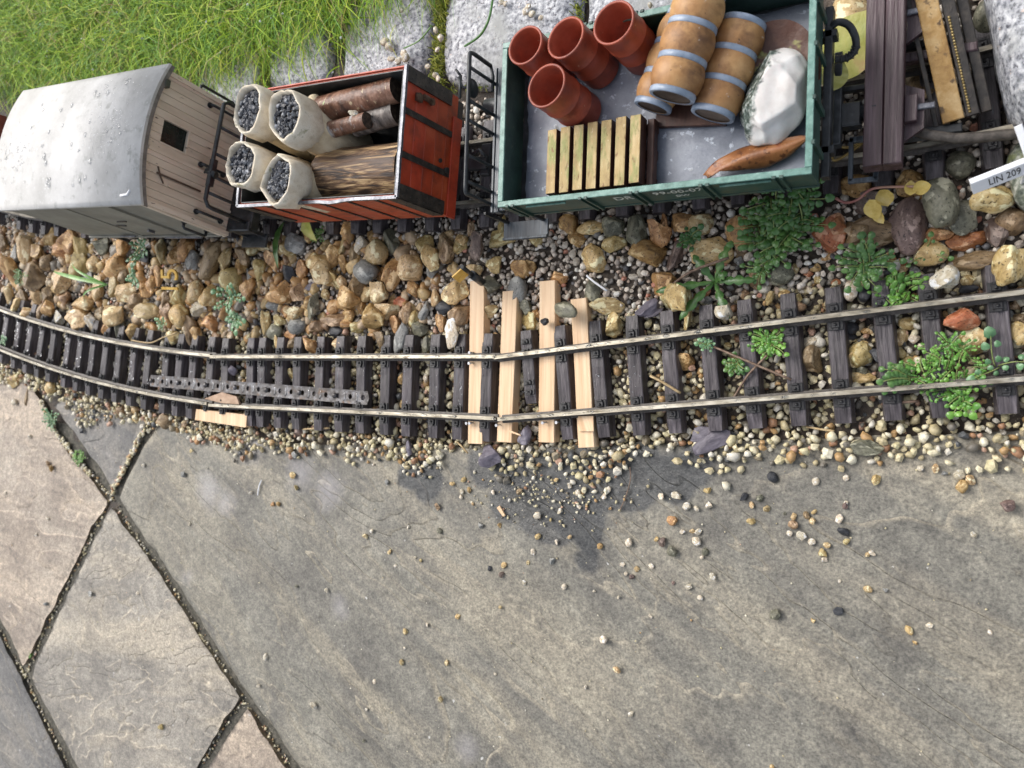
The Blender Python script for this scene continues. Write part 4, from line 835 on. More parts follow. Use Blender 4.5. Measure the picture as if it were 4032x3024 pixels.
b = B(); b.box((xb+5, -34, 50), (3, 2.2, 26), ry=.12); b.obj('white_lever', M('worn_ivory_plastic', G3((.35, .33, .3), (.5, .48, .44), (.6, .58, .54)), sc=.2, rgh=.4), gw)
b = B(); b.box((STX, STY, STZ), (35, 11, 1.8), ch=.2, jit=.05); b.obj('step', deck_m, gw)
b = B(); b.box((STX, STY-6.4, STZ+.8), (35, 1.6, 3.2), ch=.2); b.obj('step_edge', deck_m, gw)
for q_ in (-14, 14):
    b = B(); b.box((STX+q_, STY+5, STZ+16), (2, 2, 32)); b.obj('step_hanger', black_m, gw)
# east end fittings
b = B(); hp = [V3(p) for p in ((HL+2, 33, 54), (HL+6, 35, 56), (HL+11, 33, 55), (HL+14, 28, 52), (HL+14, 23, 48), (HL+10, 20, 46), (HL+4, 20, 46))]; hq = smooth_pts(hp, 5); b.tube(hq, 1.9, 10)
for i in range(18, len(hq)-1, 1):
    if i % 2: b.tube([hq[i], hq[i].lerp(hq[i+1], .5)], 2.4, 10)
b.obj('brake_hose', black_m, gw)
b = B(); b.box((HL+8, -4, 26), (15, 13, 8), ch=.8); b.tube([(HL+15, -3, 26), (HL+21, -3, 26)], 4.4, 16); b.tube([(HL+21, -3, 26), (HL+23, -3, 26)], 8, 20); b.obj('buffer', black_m, gw)
b = B(); b.box((HL+9, -24, 12), (2.4, 24, 3), ch=.2); b.box((HL+22, -24, 12), (2.4, 24, 3), ch=.2); b.box((HL+15.5, -36, 12), (15, 2.4, 3), ch=.2); b.box((HL+15.5, -13, 12), (15, 3, 3), ch=.2); b.obj('coupling_loop', deck_m, gw)
b = B(); b.box((HL+14, 12, 22), (22, 3, 4)); b.box((HL+4, 4, 30), (4, 50, 8)); b.split('end_bracket', black_m, gw)

# ---- what lies in the green wagon
z_g = 16+FL
def gl(x, y): return (GX+x*math.cos(GR)-y*math.sin(GR), GY+x*math.sin(GR)+y*math.cos(GR))
felt_m = M('grey_sheet_sky_tint', G3((.13, .15, .19), (.24, .265, .32), (.37, .40, .46)), sc=.045, rgh=.38, rr=.16, bump=.2, bsc=.6, spots=[(.20, .60, .64, (.55, .60, .68)), (.05, .62, .70, (.085, .09, .10))])  # blue sky reflection on the grey sheet is mixed into its colour
b = B(); n = 22; vs = []; fs = []
x0, x1, y0, y1 = -82, 86.5, -44.5, 45.5
for j in range(n+1):
    for i in range(n*2+1):
        u = i/(2*n); v = j/n; x = x0+(x1-x0)*u; y = y0+(y1-y0)*v; e = min(u, v, 1-u, 1-v)
        z = .6+.35*noise.noise((x*.05, y*.05, 1))+(2.8*max(0, .07-u)/.07*(.4+.6*abs(noise.noise((0, y*.05, 4)))) )+(3.0*math.exp(-((x-82)**2+(y+30)**2)/120.0))
        vs.append((x+1.4*noise.noise((x*.2, y*.2, 5))*(e < .03), y+1.6*noise.noise((x*.15, y*.1, 8))*(e < .03), z))
w2 = 2*n+1
for j in range(n):
    for i in range(2*n): fs.append((j*w2+i, j*w2+i+1, (j+1)*w2+i+1, (j+1)*w2+i))
b.add(vs, fs, True); o = b.obj('floor_sheet', felt_m, None, (GX, GY, z_g), (0, 0, GR)); md = o.modifiers.new('thick', 'SOLIDIFY'); md.thickness = .0006
tag(o, 'grey sheet coloured with reflected sky and pale spots lining the floor of the green wagon', 'floor sheet')
pot_m = M('terracotta_plastic', G3((.20, .040, .020), (.33, .065, .032), (.42, .10, .055)), sc=.05, rgh=.42, rr=.1, bump=.08, spots=[(.3, .70, .72, (.45, .3, .2)), (.06, .52, .68, (.20, .045, .028)), (.5, .70, .73, (.08, .03, .02))])
def pot(bx, by, tx, ty, r, h, label):
    """open ribbed tube standing on the wagon floor, leaning so that its mouth is over tx, ty"""
    ax = V3((tx-bx, ty-by, h)); Ln = ax.length; q = V3((0, 0, 1)).rotation_difference(ax.normalized()).to_matrix()
    r0 = r*.95; prof = [(0, 1.2), (r0-1, 1.2), (r-1.2, Ln-.3), (r-.9, Ln+.35), (r+.15, Ln+.35), (r+.3, Ln-.6), (r-.05, Ln-1.2)]
    for f in (.62, .30): prof += [(r0+(r-r0)*f+.0, Ln*f+.7), (r0+(r-r0)*f+.38, Ln*f+.25), (r0+(r-r0)*f+.38, Ln*f-.25), (r0+(r-r0)*f, Ln*f-.7)]
    prof += [(r0+.3, 1.0), (r0, 0), (0, 0)]
    b = B(); b.lathe(prof, (0, 0, 0), 44, q); o = b.obj('plant_pot', pot_m, None, (bx, by, z_g+1.6)); tag(o, label, 'pot', 'terracotta pots in the green wagon'); return o
def pot_px(tp, zt, rr_, h, dx, dy, label):
    t = W(tp[0], tp[1], zt); pot(t.x+dx, t.y+dy, t.x, t.y, rr_, h, label)
pot_px((2152, 338), 117, 12.3, 39, 5.0, -3.5, 'terracotta pot standing in front of the other three, nearest the slatted pallet')
pot_px((2069, 179), 116, 11.2, 38, 3.0, -4.0, 'terracotta pot touching the west end wall of the green wagon')
pot_px((2227, 149), 116, 11.8, 38, 5.5, -5.0, 'terracotta pot between the west-wall pot and the one nearest the barrels')
pot_px((2416, 90), 117, 11.8, 39, 3.0, -3.0, 'terracotta pot leaning against the far side, nearest the barrels')
# pallet
slat_m = M('weathered_yellow_slat_wood', G3((.30, .19, .075), (.46, .33, .14), (.58, .46, .24)), sc=.16, stretch=(1, .35, 1), rgh=.6, bump=.35, bsc=.7, spots=[(.10, .53, .64, (.27, .28, .09)), (.4, .58, .66, (.24, .13, .05)), (.7, .64, .68, (.62, .5, .3))], orand=.08)
slatd_m = M('dark_brown_wood', G3((.03, .012, .008), (.075, .032, .022), (.13, .06, .04)), sc=.2, stretch=(1, .3, 1), rgh=.5, bump=.2)
px0, py0 = gl(-30.0, -25.0)
pal = thing('pallet', px0, py0, z_g+1.6, GR, 'small wooden pallet of seven yellowed slats on the green wagon floor', 'pallet')
for i in range(7):
    x = -26.8+i*8.75
    b = B(); zz = 10.5+i*.35; b.box((x, 1.0, zz), (6.0, 37.5+(i % 2)*.6, 10), ch=.15, jit=.1)
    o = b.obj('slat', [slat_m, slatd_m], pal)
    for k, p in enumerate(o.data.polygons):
        if p.normal.z < .6: p.material_index = 1  # every face but the top takes the darker brown wood
for y in (-15, 1, 16):
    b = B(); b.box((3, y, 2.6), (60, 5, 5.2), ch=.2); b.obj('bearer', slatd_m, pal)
b = B(); b.box((31.5, 1, 6), (4, 37, 6)); b.obj('bearer', slatd_m, pal)
# barrels
wood_m = M('honey_brown_barrel', G3((.22, .10, .035), (.42, .22, .085), (.55, .33, .14)), sc=.05, rgh=.5, rr=.12, bump=.2, bsc=.5, stretch=(1, 1, .5), spots=[(.07, .50, .68, (.17, .08, .035)), (.03, .55, .7, (.30, .14, .05)), (.25, .66, .70, (.66, .56, .46)), (.5, .66, .70, (.12, .06, .03))])
bend_m = M('barrel_end_boards', G3((.05, .032, .02), (.10, .066, .044), (.17, .12, .08)), sc=.08, rgh=.6, bump=.2, stretch=(1, .2, 1))
hoop_m = M('pale_blue_hoop', G3((.17, .22, .29), (.26, .32, .41), (.37, .43, .52)), sc=.12, rgh=.33, bump=.1)
def barrel(a, c, r, label, nm=4, dots=False):
    a, c = V3(a), V3(c); d = c-a; Ln = d.length; q = V3((0, 0, 1)).rotation_difference(d.normalized()).to_matrix()
    o = thing('barrel', a.x, a.y, a.z, 0, label, 'barrel', 'toy barrels in the green wagon'); prof = []
    hz = [0.03+ i*(.94/(nm-1)) for i in range(nm)]
    def rad(t):
        # bulges between the hoops
        k = (t-.03)/(.94/(nm-1)); fr = k-math.floor(k); return r*(.80+.07*abs(math.sin(math.pi*min(max(t, 0), 1)))**.6+.22*abs(math.sin(math.pi*fr))**.65)
    for i in range(61): t = i/60; prof.append((rad(t), t*Ln))
    b = B(); b.lathe(prof, (0, 0, 0), 40, q); b.obj('body', wood_m, o)
    b = B(); r0 = rad(0)
    b.disc(r0-.3, .7, 32, q); b.disc(r0-.3, Ln-.7, 32, q); b.split('end_board', bend_m, o)
    for t in hz:
        rr_ = max(rad(t-.02), rad(t+.02), rad(t))+.1; z = t*Ln; b = B()
        b.lathe([(rr_-1.6, z-1.4), (rr_+.2, z-1.6), (rr_+.5, z-1.3), (rr_+.6, z), (rr_+.5, z+1.3), (rr_+.2, z+1.6), (rr_-1.6, z+1.4)], (0, 0, 0), 40, q); h = b.obj('hoop', hoop_m, o)
        if dots:
            b = B(); p = q @ V3((rr_*math.cos(2.6), rr_*math.sin(2.6), z)); n_ = (q @ V3((math.cos(2.6), math.sin(2.6), 0))); b.tube([p+n_*.3, p+n_*1.2], .9, 10); b.obj('stud', brass_m, h)
    return o
a3 = W(2804, 458, 93); c3 = W(2932, 85, 93); barrel(a3, c3, 12.2, 'barrel with blue hoops lying beside the quartz rock')
a1 = W(2568, 426, 92); c1 = W(2700, 60, 92); barrel(a1, c1, 11.0, 'half hidden barrel with brass studs on its hoops, lowest on the pots side', dots=True)
a2 = W(2644, 385, 110); c2 = W(2770, -40, 112); barrel(a2, c2, 12.8, 'topmost barrel with blue hoops stacked over the two others')
cx, cy = (a1.x+a3.x)/2+2, (a1.y+a3.y)/2+6
b = B(); b.box((0, 0, 1.6), (40, 20, 3.2), ch=.3); o = b.obj('wooden_wedge', slatd_m, None, (cx, cy, z_g+1.6), (0, 0, -.14)); tag(o, 'flat dark board chocked beneath the three barrels', 'board')
# quartz rock
q_m = M('milky_quartz', G3((.55, .49, .44), (.78, .75, .71), (.88, .86, .84)), sc=.03, rgh=.24, rr=.10, bump=.35, bsc=.16, sss=.35)
nt = q_m.node_tree; bs = nt.nodes['Principled BSDF']; old = bs.inputs['Base Color'].links[0].from_socket
tcx = nt.nodes.new('ShaderNodeTexCoord'); sx_ = nt.nodes.new('ShaderNodeSeparateXYZ'); nt.links.new(tcx.outputs['Object'], sx_.inputs[0])
nn = nt.nodes.new('ShaderNodeTexNoise'); nn.inputs['Scale'].default_value = 160; nn.inputs['Detail'].default_value = 6; nt.links.new(tcx.outputs['Object'], nn.inputs['Vector'])
ma = nt.nodes.new('ShaderNodeMath'); ma.operation = 'MULTIPLY_ADD'; nt.links.new(nn.outputs[0], ma.inputs[0]); ma.inputs[1].default_value = .016; nt.links.new(sx_.outputs[0], ma.inputs[2])
mrr = nt.nodes.new('ShaderNodeMapRange'); mrr.inputs[1].default_value = .0045; mrr.inputs[2].default_value = .0022; nt.links.new(ma.outputs[0], mrr.inputs[0])
n2 = nt.nodes.new('ShaderNodeTexNoise'); n2.inputs['Scale'].default_value = 420; n2.inputs['Detail'].default_value = 5; nt.links.new(tcx.outputs['Object'], n2.inputs['Vector'])
rr_ = ramp(nt, [(.35, (.045, .06, .05)), (.5, (.13, .16, .14)), (.62, (.42, .45, .42)), (.7, (.62, .63, .6))]); nt.links.new(n2.outputs[0], rr_.inputs[0])
mx = nt.nodes.new('ShaderNodeMix'); mx.data_type = 'RGBA'; nt.links.new(mrr.outputs[0], mx.inputs[0]); nt.links.new(old, mx.inputs[6]); nt.links.new(rr_.outputs[0], mx.inputs[7]); nt.links.new(mx.outputs[2], bs.inputs['Base Color'])
v, f = ico(5); r_ = random.Random(5); v = v.copy()
for n_, d in ((V3((-.85, .2, .45)), .72), (V3((.3, -.1, .95)), .74), (V3((.9, .3, .3)), .82), (V3((.6, -.7, .4)), .78), (V3((-.2, -.9, .35)), .86), (V3((-.75, -.55, .3)), .84), (V3((.1, .85, .5)), .86), (V3((.55, .6, .55)), .8)):
    n_ = np.array(n_.normalized()); k = v@n_; v -= np.maximum(0, k-d)[:, None]*n_*1.0
v *= np.array([1+.10*noise.noise((p[0]*2, p[1]*2, p[2]*2))+.012*noise.noise((p[0]*7, p[1]*7, p[2]*7)) for p in v])[:, None]
qc = W(3048, 378, 92); o = link('quartz_rock', np_mesh('quartz_rock', v*np.array([17.5, 24.5, 15]), f, q_m, smooth=True), None, (qc.x, qc.y, z_g+14), (0, 0, -.32))
tag(o, 'big milky white quartz rock with dark speckled flank in the green wagon', 'quartz rock')
# leaves
def leaf_mesh(name, Ln, Wd, mat, curl=0.0, bend=0.0, nl=18, nw=8, twist=0.0, point=1.0, rip=.6, fold=0.0, seed=0):
    vs = []; fs = []
    for i in range(nl+1):
        u = i/nl; w_ = Wd*.5*(math.sin(math.pi*(u**(.8*point)))**.75)*(1 if 0 < u < 1 else .04)
        for j in range(nw+1):
            s_ = (j/nw)*2-1; y = s_*w_; x = (u-.5)*Ln
            z = 0.0
            if curl:
                a = s_*curl; R = w_/max(curl, .01) if curl else 1; y = math.sin(a)*R; z = (1-math.cos(a))*R
            z += bend*((u-.5)**2)*4+rip*noise.noise((x*.15, y*.2, seed))-abs(s_)*fold*w_+.25*math.sin(u*28)*abs(s_)
            a2 = twist*(u-.5); y, z = y*math.cos(a2)-z*math.sin(a2), y*math.sin(a2)+z*math.cos(a2)
            vs.append((x, y, z))
    for i in range(nl):
        for j in range(nw): q = i*(nw+1)+j; fs.append((q, q+1, q+nw+2, q+nw+1))
    b = B(); b.add(vs, fs, True); return b
def leaf_mat(name, cols, vein, spots=()):
    return M(name, cols, sc=.05, rgh=.4, rr=.12, bump=.3, bsc=.5, spots=spots)
lb_m = leaf_mat('orange_brown_dead_leaf', G3((.16, .06, .022), (.34, .14, .05), (.48, .25, .10)), None, [(.22, .57, .63, (.12, .045, .02)), (.05, .52, .66, (.26, .07, .025)), (.5, .66, .7, (.6, .36, .2))])
ld_m = leaf_mat('dark_brown_leaf', G3((.05, .022, .014), (.10, .045, .03), (.17, .08, .05)), None, [(.022, .52, .56, (.40, .40, .12))])
ly_m = leaf_mat('yellow_green_leaf', G3((.20, .26, .05), (.38, .38, .09), (.52, .47, .17)), None, [(.2, .70, .73, (.1, .05, .03)), (.035, .60, .66, (.46, .33, .13))])
lc = W(2975, 612, 90)
b = B(); n = 26; vs = []; fs = []
for i in range(n+1):
    # a dry leaf folded along its rib: one half leans up and faces the sky, the other hangs behind and curls
    u = i/n; x = (u-.5)*55; e = math.sin(math.pi*min(1, .10+.88*u))**.7
    wa = 11.0*e*(1+.12*noise.noise((u*5, 1, 0))); wb_ = 14.0*e*math.sin(math.pi*min(1, max(0, (u-.12)/.86)))**.8
    ry, rz = 1.6*math.sin(u*5.5)+.5*noise.noise((u*6, 3, 1)), 6.5+2.2*math.sin(u*3.0)
    for j in range(6):
        t = 1-j/5; vs.append((x-2.2*t*t, ry+wa*t*math.cos(.45+.35*t), rz-wa*t*.38+1.6*t*t*math.sin(u*9)))
    for j in range(1, 6):
        t = j/5; vs.append((x+1.0*t, ry-wb_*.62*t*math.cos(.9*t), rz-wb_*t*.55+.9*noise.noise((u*7, t*2, 5))))
for i in range(n):
    for j in range(10): q = i*11+j; fs.append((q, q+11, q+12, q+1))
b.add(vs, fs, True); o = b.obj('fallen_leaf', lb_m, None, (lc.x+.5, lc.y+.4, z_g+3.0), (0, -.03, .27)); tag(o, 'curled orange-brown dead leaf lying against the near side of the green wagon', 'leaf'); o.modifiers.new('t', 'SOLIDIFY').thickness = .00035
o.modifiers.new('t', 'SOLIDIFY').thickness = .0003
o = leaf_mesh('l', 44, 30, ld_m, curl=.3, bend=3, seed=4).obj('fallen_leaf', ld_m, None, (W(3095, 215, 88).x, W(3095, 215, 88).y, z_g+9), (.1, .1, -.75)); tag(o, 'dark brown leaf with green patches behind the quartz rock', 'leaf')
o = leaf_mesh('l', 52, 34, ly_m, curl=.2, bend=4, seed=6, fold=.15).obj('fallen_leaf', ly_m, None, (W(3350, 180, 22).x, W(3350, 180, 22).y, 24), (.1, 0, .55)); tag(o, 'large yellow-green leaf on the ground between wagon end and dark beam', 'leaf')
o = leaf_mesh('l', 18, 14, ly_m, curl=.4, seed=8).obj('fallen_leaf', ly_m, None, W(3290, 300, 50), (.1, .2, 1.2)); tag(o, 'little lime green leaf lying on the buffer of the green wagon', 'leaf')

# ---- the red open wagon
RX, RY, RR = -382.5, 180.0, -.083
rw = thing('open_wagon', RX, RY, 16, RR, 'high-sided red open wagon loaded with coal sacks and logs', 'goods wagon', None)
rl, rwd, rt_, rb = 74.5, 42.0, 89.0, 29.0
inner_m = M('black_wagon_inside', G3((.012, .015, .016), (.03, .034, .035), (.06, .065, .066)), sc=.1, rgh=.45, bump=.15)
lit_edge_m = M('orange_lit_plank_edges', G3((.45, .12, .06), (.70, .26, .15), (.8, .42, .3)), sc=.2, rgh=.5)  # pale orange boards added behind the gaps as lit, worn plank edges
NP = 5; ph = (rt_-rb-1.0)/NP
for s in (-1, 1):
    for k in range(NP):
        z = rb+ph*(k+.5)
        b = B(); b.box((s*(rl-1.0), 0, z), (2.0, 2*rwd-2.2, ph-.55), ch=.3); b.obj('plank', redo_m, rw)
        b = B(); b.box((0, s*(rwd-1.0), z), (2*rl-.2, 2.0, ph-.45), ch=.35); b.obj('plank', redo_m, rw)
    b = B(); b.box((s*(rl-.85), 0, (rt_+rb)/2), (.5, 2*rwd-3, rt_-rb-3), ch=.05); b.obj('lit_edge_backing', lit_edge_m, rw)
    b = B(); b.box((0, s*(rwd-.85), (rt_+rb)/2), (2*rl-3, .5, rt_-rb-3), ch=.05); b.obj('lit_edge_backing', lit_edge_m, rw)
    b = B(); b.box((s*(rl-2.4), 0, (rt_+rb)/2), (.8, 2*rwd-5.6, rt_-rb-1), ch=.1); b.obj('lining', inner_m, rw)
    b = B(); b.box((0, s*(rwd-2.4), (rt_+rb)/2), (2*rl-5.8, .8, rt_-rb-1), ch=.1); b.obj('lining', inner_m, rw)
    b = B(); strap(b, (s*(rl+.0), -14, rt_-1) if s > 0 else (s*rl, -14, rt_-1), (s*rl, -14, rb+1), 4.0, 1.0, (s, 0, 0), 12); b.obj('strap', rust_m, rw)
    b = B(); strap(b, (s*rl, 14, rt_-1), (s*rl, 14, rb+1), 4.0, 1.0, (s, 0, 0), 12); b.obj('strap', rust_m, rw)
    for x in (-48, -22, 4, 30, 54):
        b = B(); strap(b, (x, s*rwd, rt_-1), (x, s*rwd, rb+1), 1.8, .8, (0, s, 0), 8); b.obj('strap', rust_m, rw)
    for s2 in (-1, 1):
        b = B(); strap(b, (s*rl, s2*(rwd-4.6), rt_-.6), (s*rl, s2*(rwd-4.4), rb+9), 8.8, 1.1, (s, 0, 0), 14); strap(b, (s*(rl-4), s2*rwd, rt_-.6), (s*(rl-4), s2*rwd, rb+9), 9.0, 1.1, (0, s2, 0), 10); b.split('corner_angle', rust_m, rw)
# thin bent metal rim
b = B()
for (a, c) in (((-rl-.4, -rwd-.4), (rl+.4, -rwd-.4)), ((rl+.4, -rwd-.4), (rl+.4, rwd+.4)), ((-rl-.4, rwd+.4), (-rl-.4, -rwd-.4))):
    n = 26; vs = []; fs = []
    d = V3((c[0]-a[0], c[1]-a[1], 0)); Ln = d.length; d.normalize(); nn_ = V3((d.y, -d.x, 0))
    for i in range(n+1):
        t = i/n; wv = .7*noise.noise((t*7, a[0]*.1, 2))*math.sin(math.pi*t); wv += (.9*math.exp(-((t-.62)/.05)**2) if a[1] < 0 and c[1] < 0 else 0)
        p = V3((a[0], a[1], rt_))+d*(Ln*t)+nn_*wv
        for (u, z) in ((.9, -1.2), (.9, .9), (-1.2, .9), (-1.2, -1.2)): vs.append(p+nn_*u+V3((0, 0, z)))
    for i in range(n):
        for k in range(4): fs.append((i*4+k, i*4+(k+1) % 4, (i+1)*4+(k+1) % 4, (i+1)*4+k))
    fs += [(0, 1, 2, 3), tuple(range(n*4, n*4+4))[::-1]]; b.add(vs, fs)
b.obj('rim', rimm_m, rw)
b = B(); b.box((0, rwd-.4, rt_-.2), (2*rl, 1.1, .8), ch=.2, jit=.1); b.obj('rim', redo_m, rw)
b = B(); b.box((0, 0, rb+6), (2*rl-4, 2*rwd-4, 2)); b.obj('floor', inner_m, rw)
b = B(); b.box((0, -26, rb-5), (2*rl, 4, 8)); b.box((0, 26, rb-5), (2*rl, 4, 8)); b.box((rl-2, 0, rb-3), (3, 80, 8)); b.box((-rl+2, 0, rb-3), (3, 80, 8)); b.obj('underframe', black_m, rw)
for x in (-40, 40):
    wheelset(rw, x, 0)
b = B(); b.box((rl+.8, -8, rb+1), (1.6, 70, 10), ch=.4); b.obj('buffer_beam', redo_m, rw)
b = B(); b.box((rl+1.2, 26, rt_-14), (2, 5, 6)); b.tube([(rl+2, 28, rt_-18), (rl+2.6, 27.5, rt_-25)], 2.0, 8); b.tube([(rl+1, 26, rt_-13), (rl+3.2, 26, rt_-13)], 2.8, 10); b.tube([(rl+1, 27.5, rt_-27), (rl+3.2, 27.5, rt_-27)], 2.4, 10); b.obj('rusty_lug', M('crusty_brown_rust', G3((.04, .022, .014), (.11, .06, .035), (.2, .12, .07)), sc=.5, rgh=.7, bump=.8), rw)
b = B(); b.tube([(rl+.2, -7, rb+17), (rl+1.35, -7, rb+17)], 1.5, 12); b.tube([(rl+.2, -12, rb+10), (rl+2.6, -12, rb+10)], 2.0, 12); b.split('bolt', rust_m, rw)
b = B(); b.box((rl+12, -3, 20), (22, 9, 5)); b.box((rl+20, 0, 17), (8, 22, 6)); b.tube([(rl+10, 2, 24), (rl+20, 4, 28), (rl+24, 0, 26)], 1.2); b.obj('coupling', black_m, rw)
b = B(); b.box((-rl-10, -4, 20), (18, 9, 5)); b.obj('coupling', black_m, rw)
# ---- loads of the red wagon
cloth_m = M('cream_canvas', G3((.55, .43, .27), (.76, .64, .44), (.86, .76, .56)), sc=.06, rgh=.8, bump=.6, bsc=1.0, spots=[(.06, .60, .72, (.30, .22, .13)), (.4, .70, .74, (.08, .06, .04))])
hem_m = M('pale_canvas_hem', G3((.60, .50, .36), (.80, .71, .56), (.88, .82, .70)), sc=.1, rgh=.8, bump=.6, bsc=1.0, spots=[(.1, .62, .72, (.42, .38, .22))])
coal_m = M('wet_coal', G3((.03, .032, .036), (.085, .09, .10), (.20, .21, .225)), sc=.25, rgh=.26, rr=.12, bump=.4, bsc=.8, island=[(0, (.7, .7, .75)), (.3, (.4, .4, .43)), (.6, (.9, .95, 1.0)), (.8, (1.5, 1.5, 1.5)), (.93, (2.2, 2.2, 2.25))])
z_r = 16+rb+7
def sack(px, py, zt, r, dx, dy, label, seed, sqx=1.0, sqy=1.0):
    t = W(px, py, zt); bx, by = t.x+dx, t.y+dy; h = zt-z_r; r_ = random.Random(seed)
    o = thing('coal_sack', bx, by, z_r, r_.uniform(-.3, .3), label, 'sack', 'open coal sacks in the red wagon')
    lean = V3((-dx, -dy, 0))
    def wob(a, z, amp=.05): return amp*noise.noise((math.cos(a)*1.6, math.sin(a)*1.6, z*.06+seed*3.3))*2.6+amp*1.1*noise.noise((math.cos(a)*4, math.sin(a)*4, z*.25+seed))+.035*noise.noise((math.cos(a)*9, math.sin(a)*9, z*.05+seed))
    def build(prof, n=40, hemd=0):
        vs = []; fs = []
        for i, (rr0, z, am) in enumerate(prof):
            for k in range(n):
                a = 2*math.pi*k/n; rr1 = rr0*(1+wob(a, z*.35, am)); q = lean*((z/h)**1.3)
                rot = -o.rotation_euler.z
                x, y = rr1*math.cos(a)*sqx, rr1*math.sin(a)*sqy
                zz = z+(hemd*(1.2*noise.noise((math.cos(a)*1.5, math.sin(a)*1.5, seed+7.7))) if z > h*.55 else 0)
                qx, qy = q.x*math.cos(rot)-q.y*math.sin(rot), q.x*math.sin(rot)+q.y*math.cos(rot)
                vs.append((x+qx, y+qy, zz))
        for i in range(len(prof)-1):
            for k in range(n): j = (k+1) % n; fs.append((i*n+k, i*n+j, (i+1)*n+j, (i+1)*n+k))
        b = B(); b.add(vs, fs, True); return b
    build([(0.1, 0, 0), (r*.8, .3, .03), (r*.98, 4, .06), (r*1.06, h*.35, .09), (r*.98, h*.6, .10), (r*.90, h*.74, .09), (r*.92, h*.83, .09)], hemd=1).obj('sack_body', cloth_m, o)
    build([(r*1.0, h*.72, .09), (r*1.09, h*.73, .10), (r*1.12, h*.85, .09), (r*1.10, h*.95, .09), (r*1.05, h*1.0, .08), (r*.98, h*1.01, .08), (r*.94, h*.98, .08), (r*.93, h*.90, .08), (r*.92, h*.8, .08)], hemd=1).obj('rolled_hem', hem_m, o)
    # coal pieces, heaped
    P = []; R_ = []
    for _ in range(230):
        a = r_.uniform(0, 2*math.pi); q = r*.90*math.sqrt(r_.random()); rr2 = r_.choice([1.0, 1.2, 1.5, 1.9, 2.5])
        P.append((q*math.cos(a)*sqx, q*math.sin(a)*sqy, h*.955-2.0*(q/r)**2+r_.uniform(-.8, 1.6))); R_.append(rr2)
    rot = -o.rotation_euler.z; q = lean*(.96**1.3); qx, qy = q.x*math.cos(rot)-q.y*math.sin(rot), q.x*math.sin(rot)+q.y*math.cos(rot)
    P = np.array(P)+np.array([qx, qy, 0]); c = scatter('coal', P, np.array(R_), 1, coal_m, 60+seed, flat=(.6, .95), nvar=5, facets=6); c.parent = o; c['kind'] = 'stuff'
    for p in c.data.polygons: p.use_smooth = False
    return o
sack(972, 432, 122, 14.2, 3.5, -4.0, 'coal sack in the corner away from the camera, beside the van railing and lawn', 1, 1.0, 1.12)
sack(1118, 452, 124, 14.6, 6.5, -5.0, 'coal sack holding one orange stone, next to the peeled birch log', 2, 1.0, 1.12)
sack(944, 640, 122, 15.0, 7.5, -1.5, 'coal sack overhanging the west end of the red wagon on the near side', 3, 1.0, 1.0)
sack(1090, 708, 118, 14.2, 5.0, 3.6, 'coal sack touching the near side rim, against the charred half log', 4, .95, 1.04)
bark_m = M('reddish_cherry_bark', G3((.05, .024, .016), (.17, .08, .048), (.38, .22, .15)), sc=.13, stretch=(1.1, .65, .65), rgh=.34, rr=.14, bump=.9, bsc=.30, spots=[(.30, .63, .66, (.50, .38, .24)), (.40, .30, .26, (.02, .01, .008)), (.06, .60, .66, (.46, .44, .42)), (.18, .69, .72, (.42, .48, .22))])
graybark_m = M('grey_wet_bark', G3((.06, .05, .045), (.20, .17, .15), (.42, .37, .33)), sc=.2, stretch=(1.5, .5, .5), rgh=.4, bump=.6, bsc=.4, spots=[(.4, .63, .67, (.02, .015, .012))])
endg_m = M('dark_log_end', G3((.015, .01, .008), (.05, .034, .024), (.14, .10, .07)), sc=.4, rgh=.6, bump=.5)
def log(a, c, r0, r1, label, mat=bark_m, seed=0, name='log'):
    a, c = V3(a), V3(c); d = c-a; Ln = d.length; o = thing(name, a.x, a.y, a.z, math.atan2(d.y, d.x), label, 'log', 'logs in the red wagon')
    el = math.atan2(d.z, math.hypot(d.x, d.y)); q = Matrix.Rotation(math.pi/2-el, 3, 'Y'); n = 26
    prof = [(r0+(r1-r0)*i/24, Ln*i/24) for i in range(25)]
    b = B(); b.lathe(prof, (0, 0, 0), n, q, wob=lambda t, z: .05*noise.noise((math.cos(t), math.sin(t), z*.05+seed))+.03*noise.noise((math.cos(t)*3, math.sin(t)*3, z*.12+seed))); b.obj('bark', mat, o)
    b = B(); b.disc(r0*.97, .3, 20, q); b.disc(r1*.97, Ln-.3, 20, q); b.split('cut_end', endg_m, o); return o
log(W(1250, 440, 92), W(1566, 352, 92), 10.0, 8.6, 'long thick glossy red-brown log along the far side of the red wagon', seed=1)
log(W(1236, 528, 94), W(1447, 474, 96), 6.0, 5.6, 'short slim reddish log with its cut end facing east, resting in the middle', seed=2)
log(W(1400, 490, 84), W(1568, 440, 84), 8.6, 8.6, 'grey-barked log stub against the east end wall', graybark_m, 3)
b = B(); v_, f_ = ico(3); b.add([(p[0]*6, p[1]*7, p[2]*6) for p in v_], [tuple(x) for x in f_], True); kk = W(1240, 410, 96); tag(b.obj('wood_burr', cloth_m, None, kk), 'cream knob of bare wood at the west end of the long log', 'wood knob')
char_m = M('charred_grained_wood', [(0, (.015, .010, .008)), (.36, (.055, .034, .023)), (.54, (.20, .115, .06)), (.72, (.52, .35, .18)), (1, (.66, .48, .27))], sc=.12, stretch=(.16, 1.5, 1.5), det=6, wob=2.0, rgh=.5, bump=1.0, bsc=.22, bumpstretch=(.18, 2.0, 2.0),
           spots=[(.035, .56, .68, (.13, .08, .055)), (.10, .70, .73, (.02, .012, .01))])
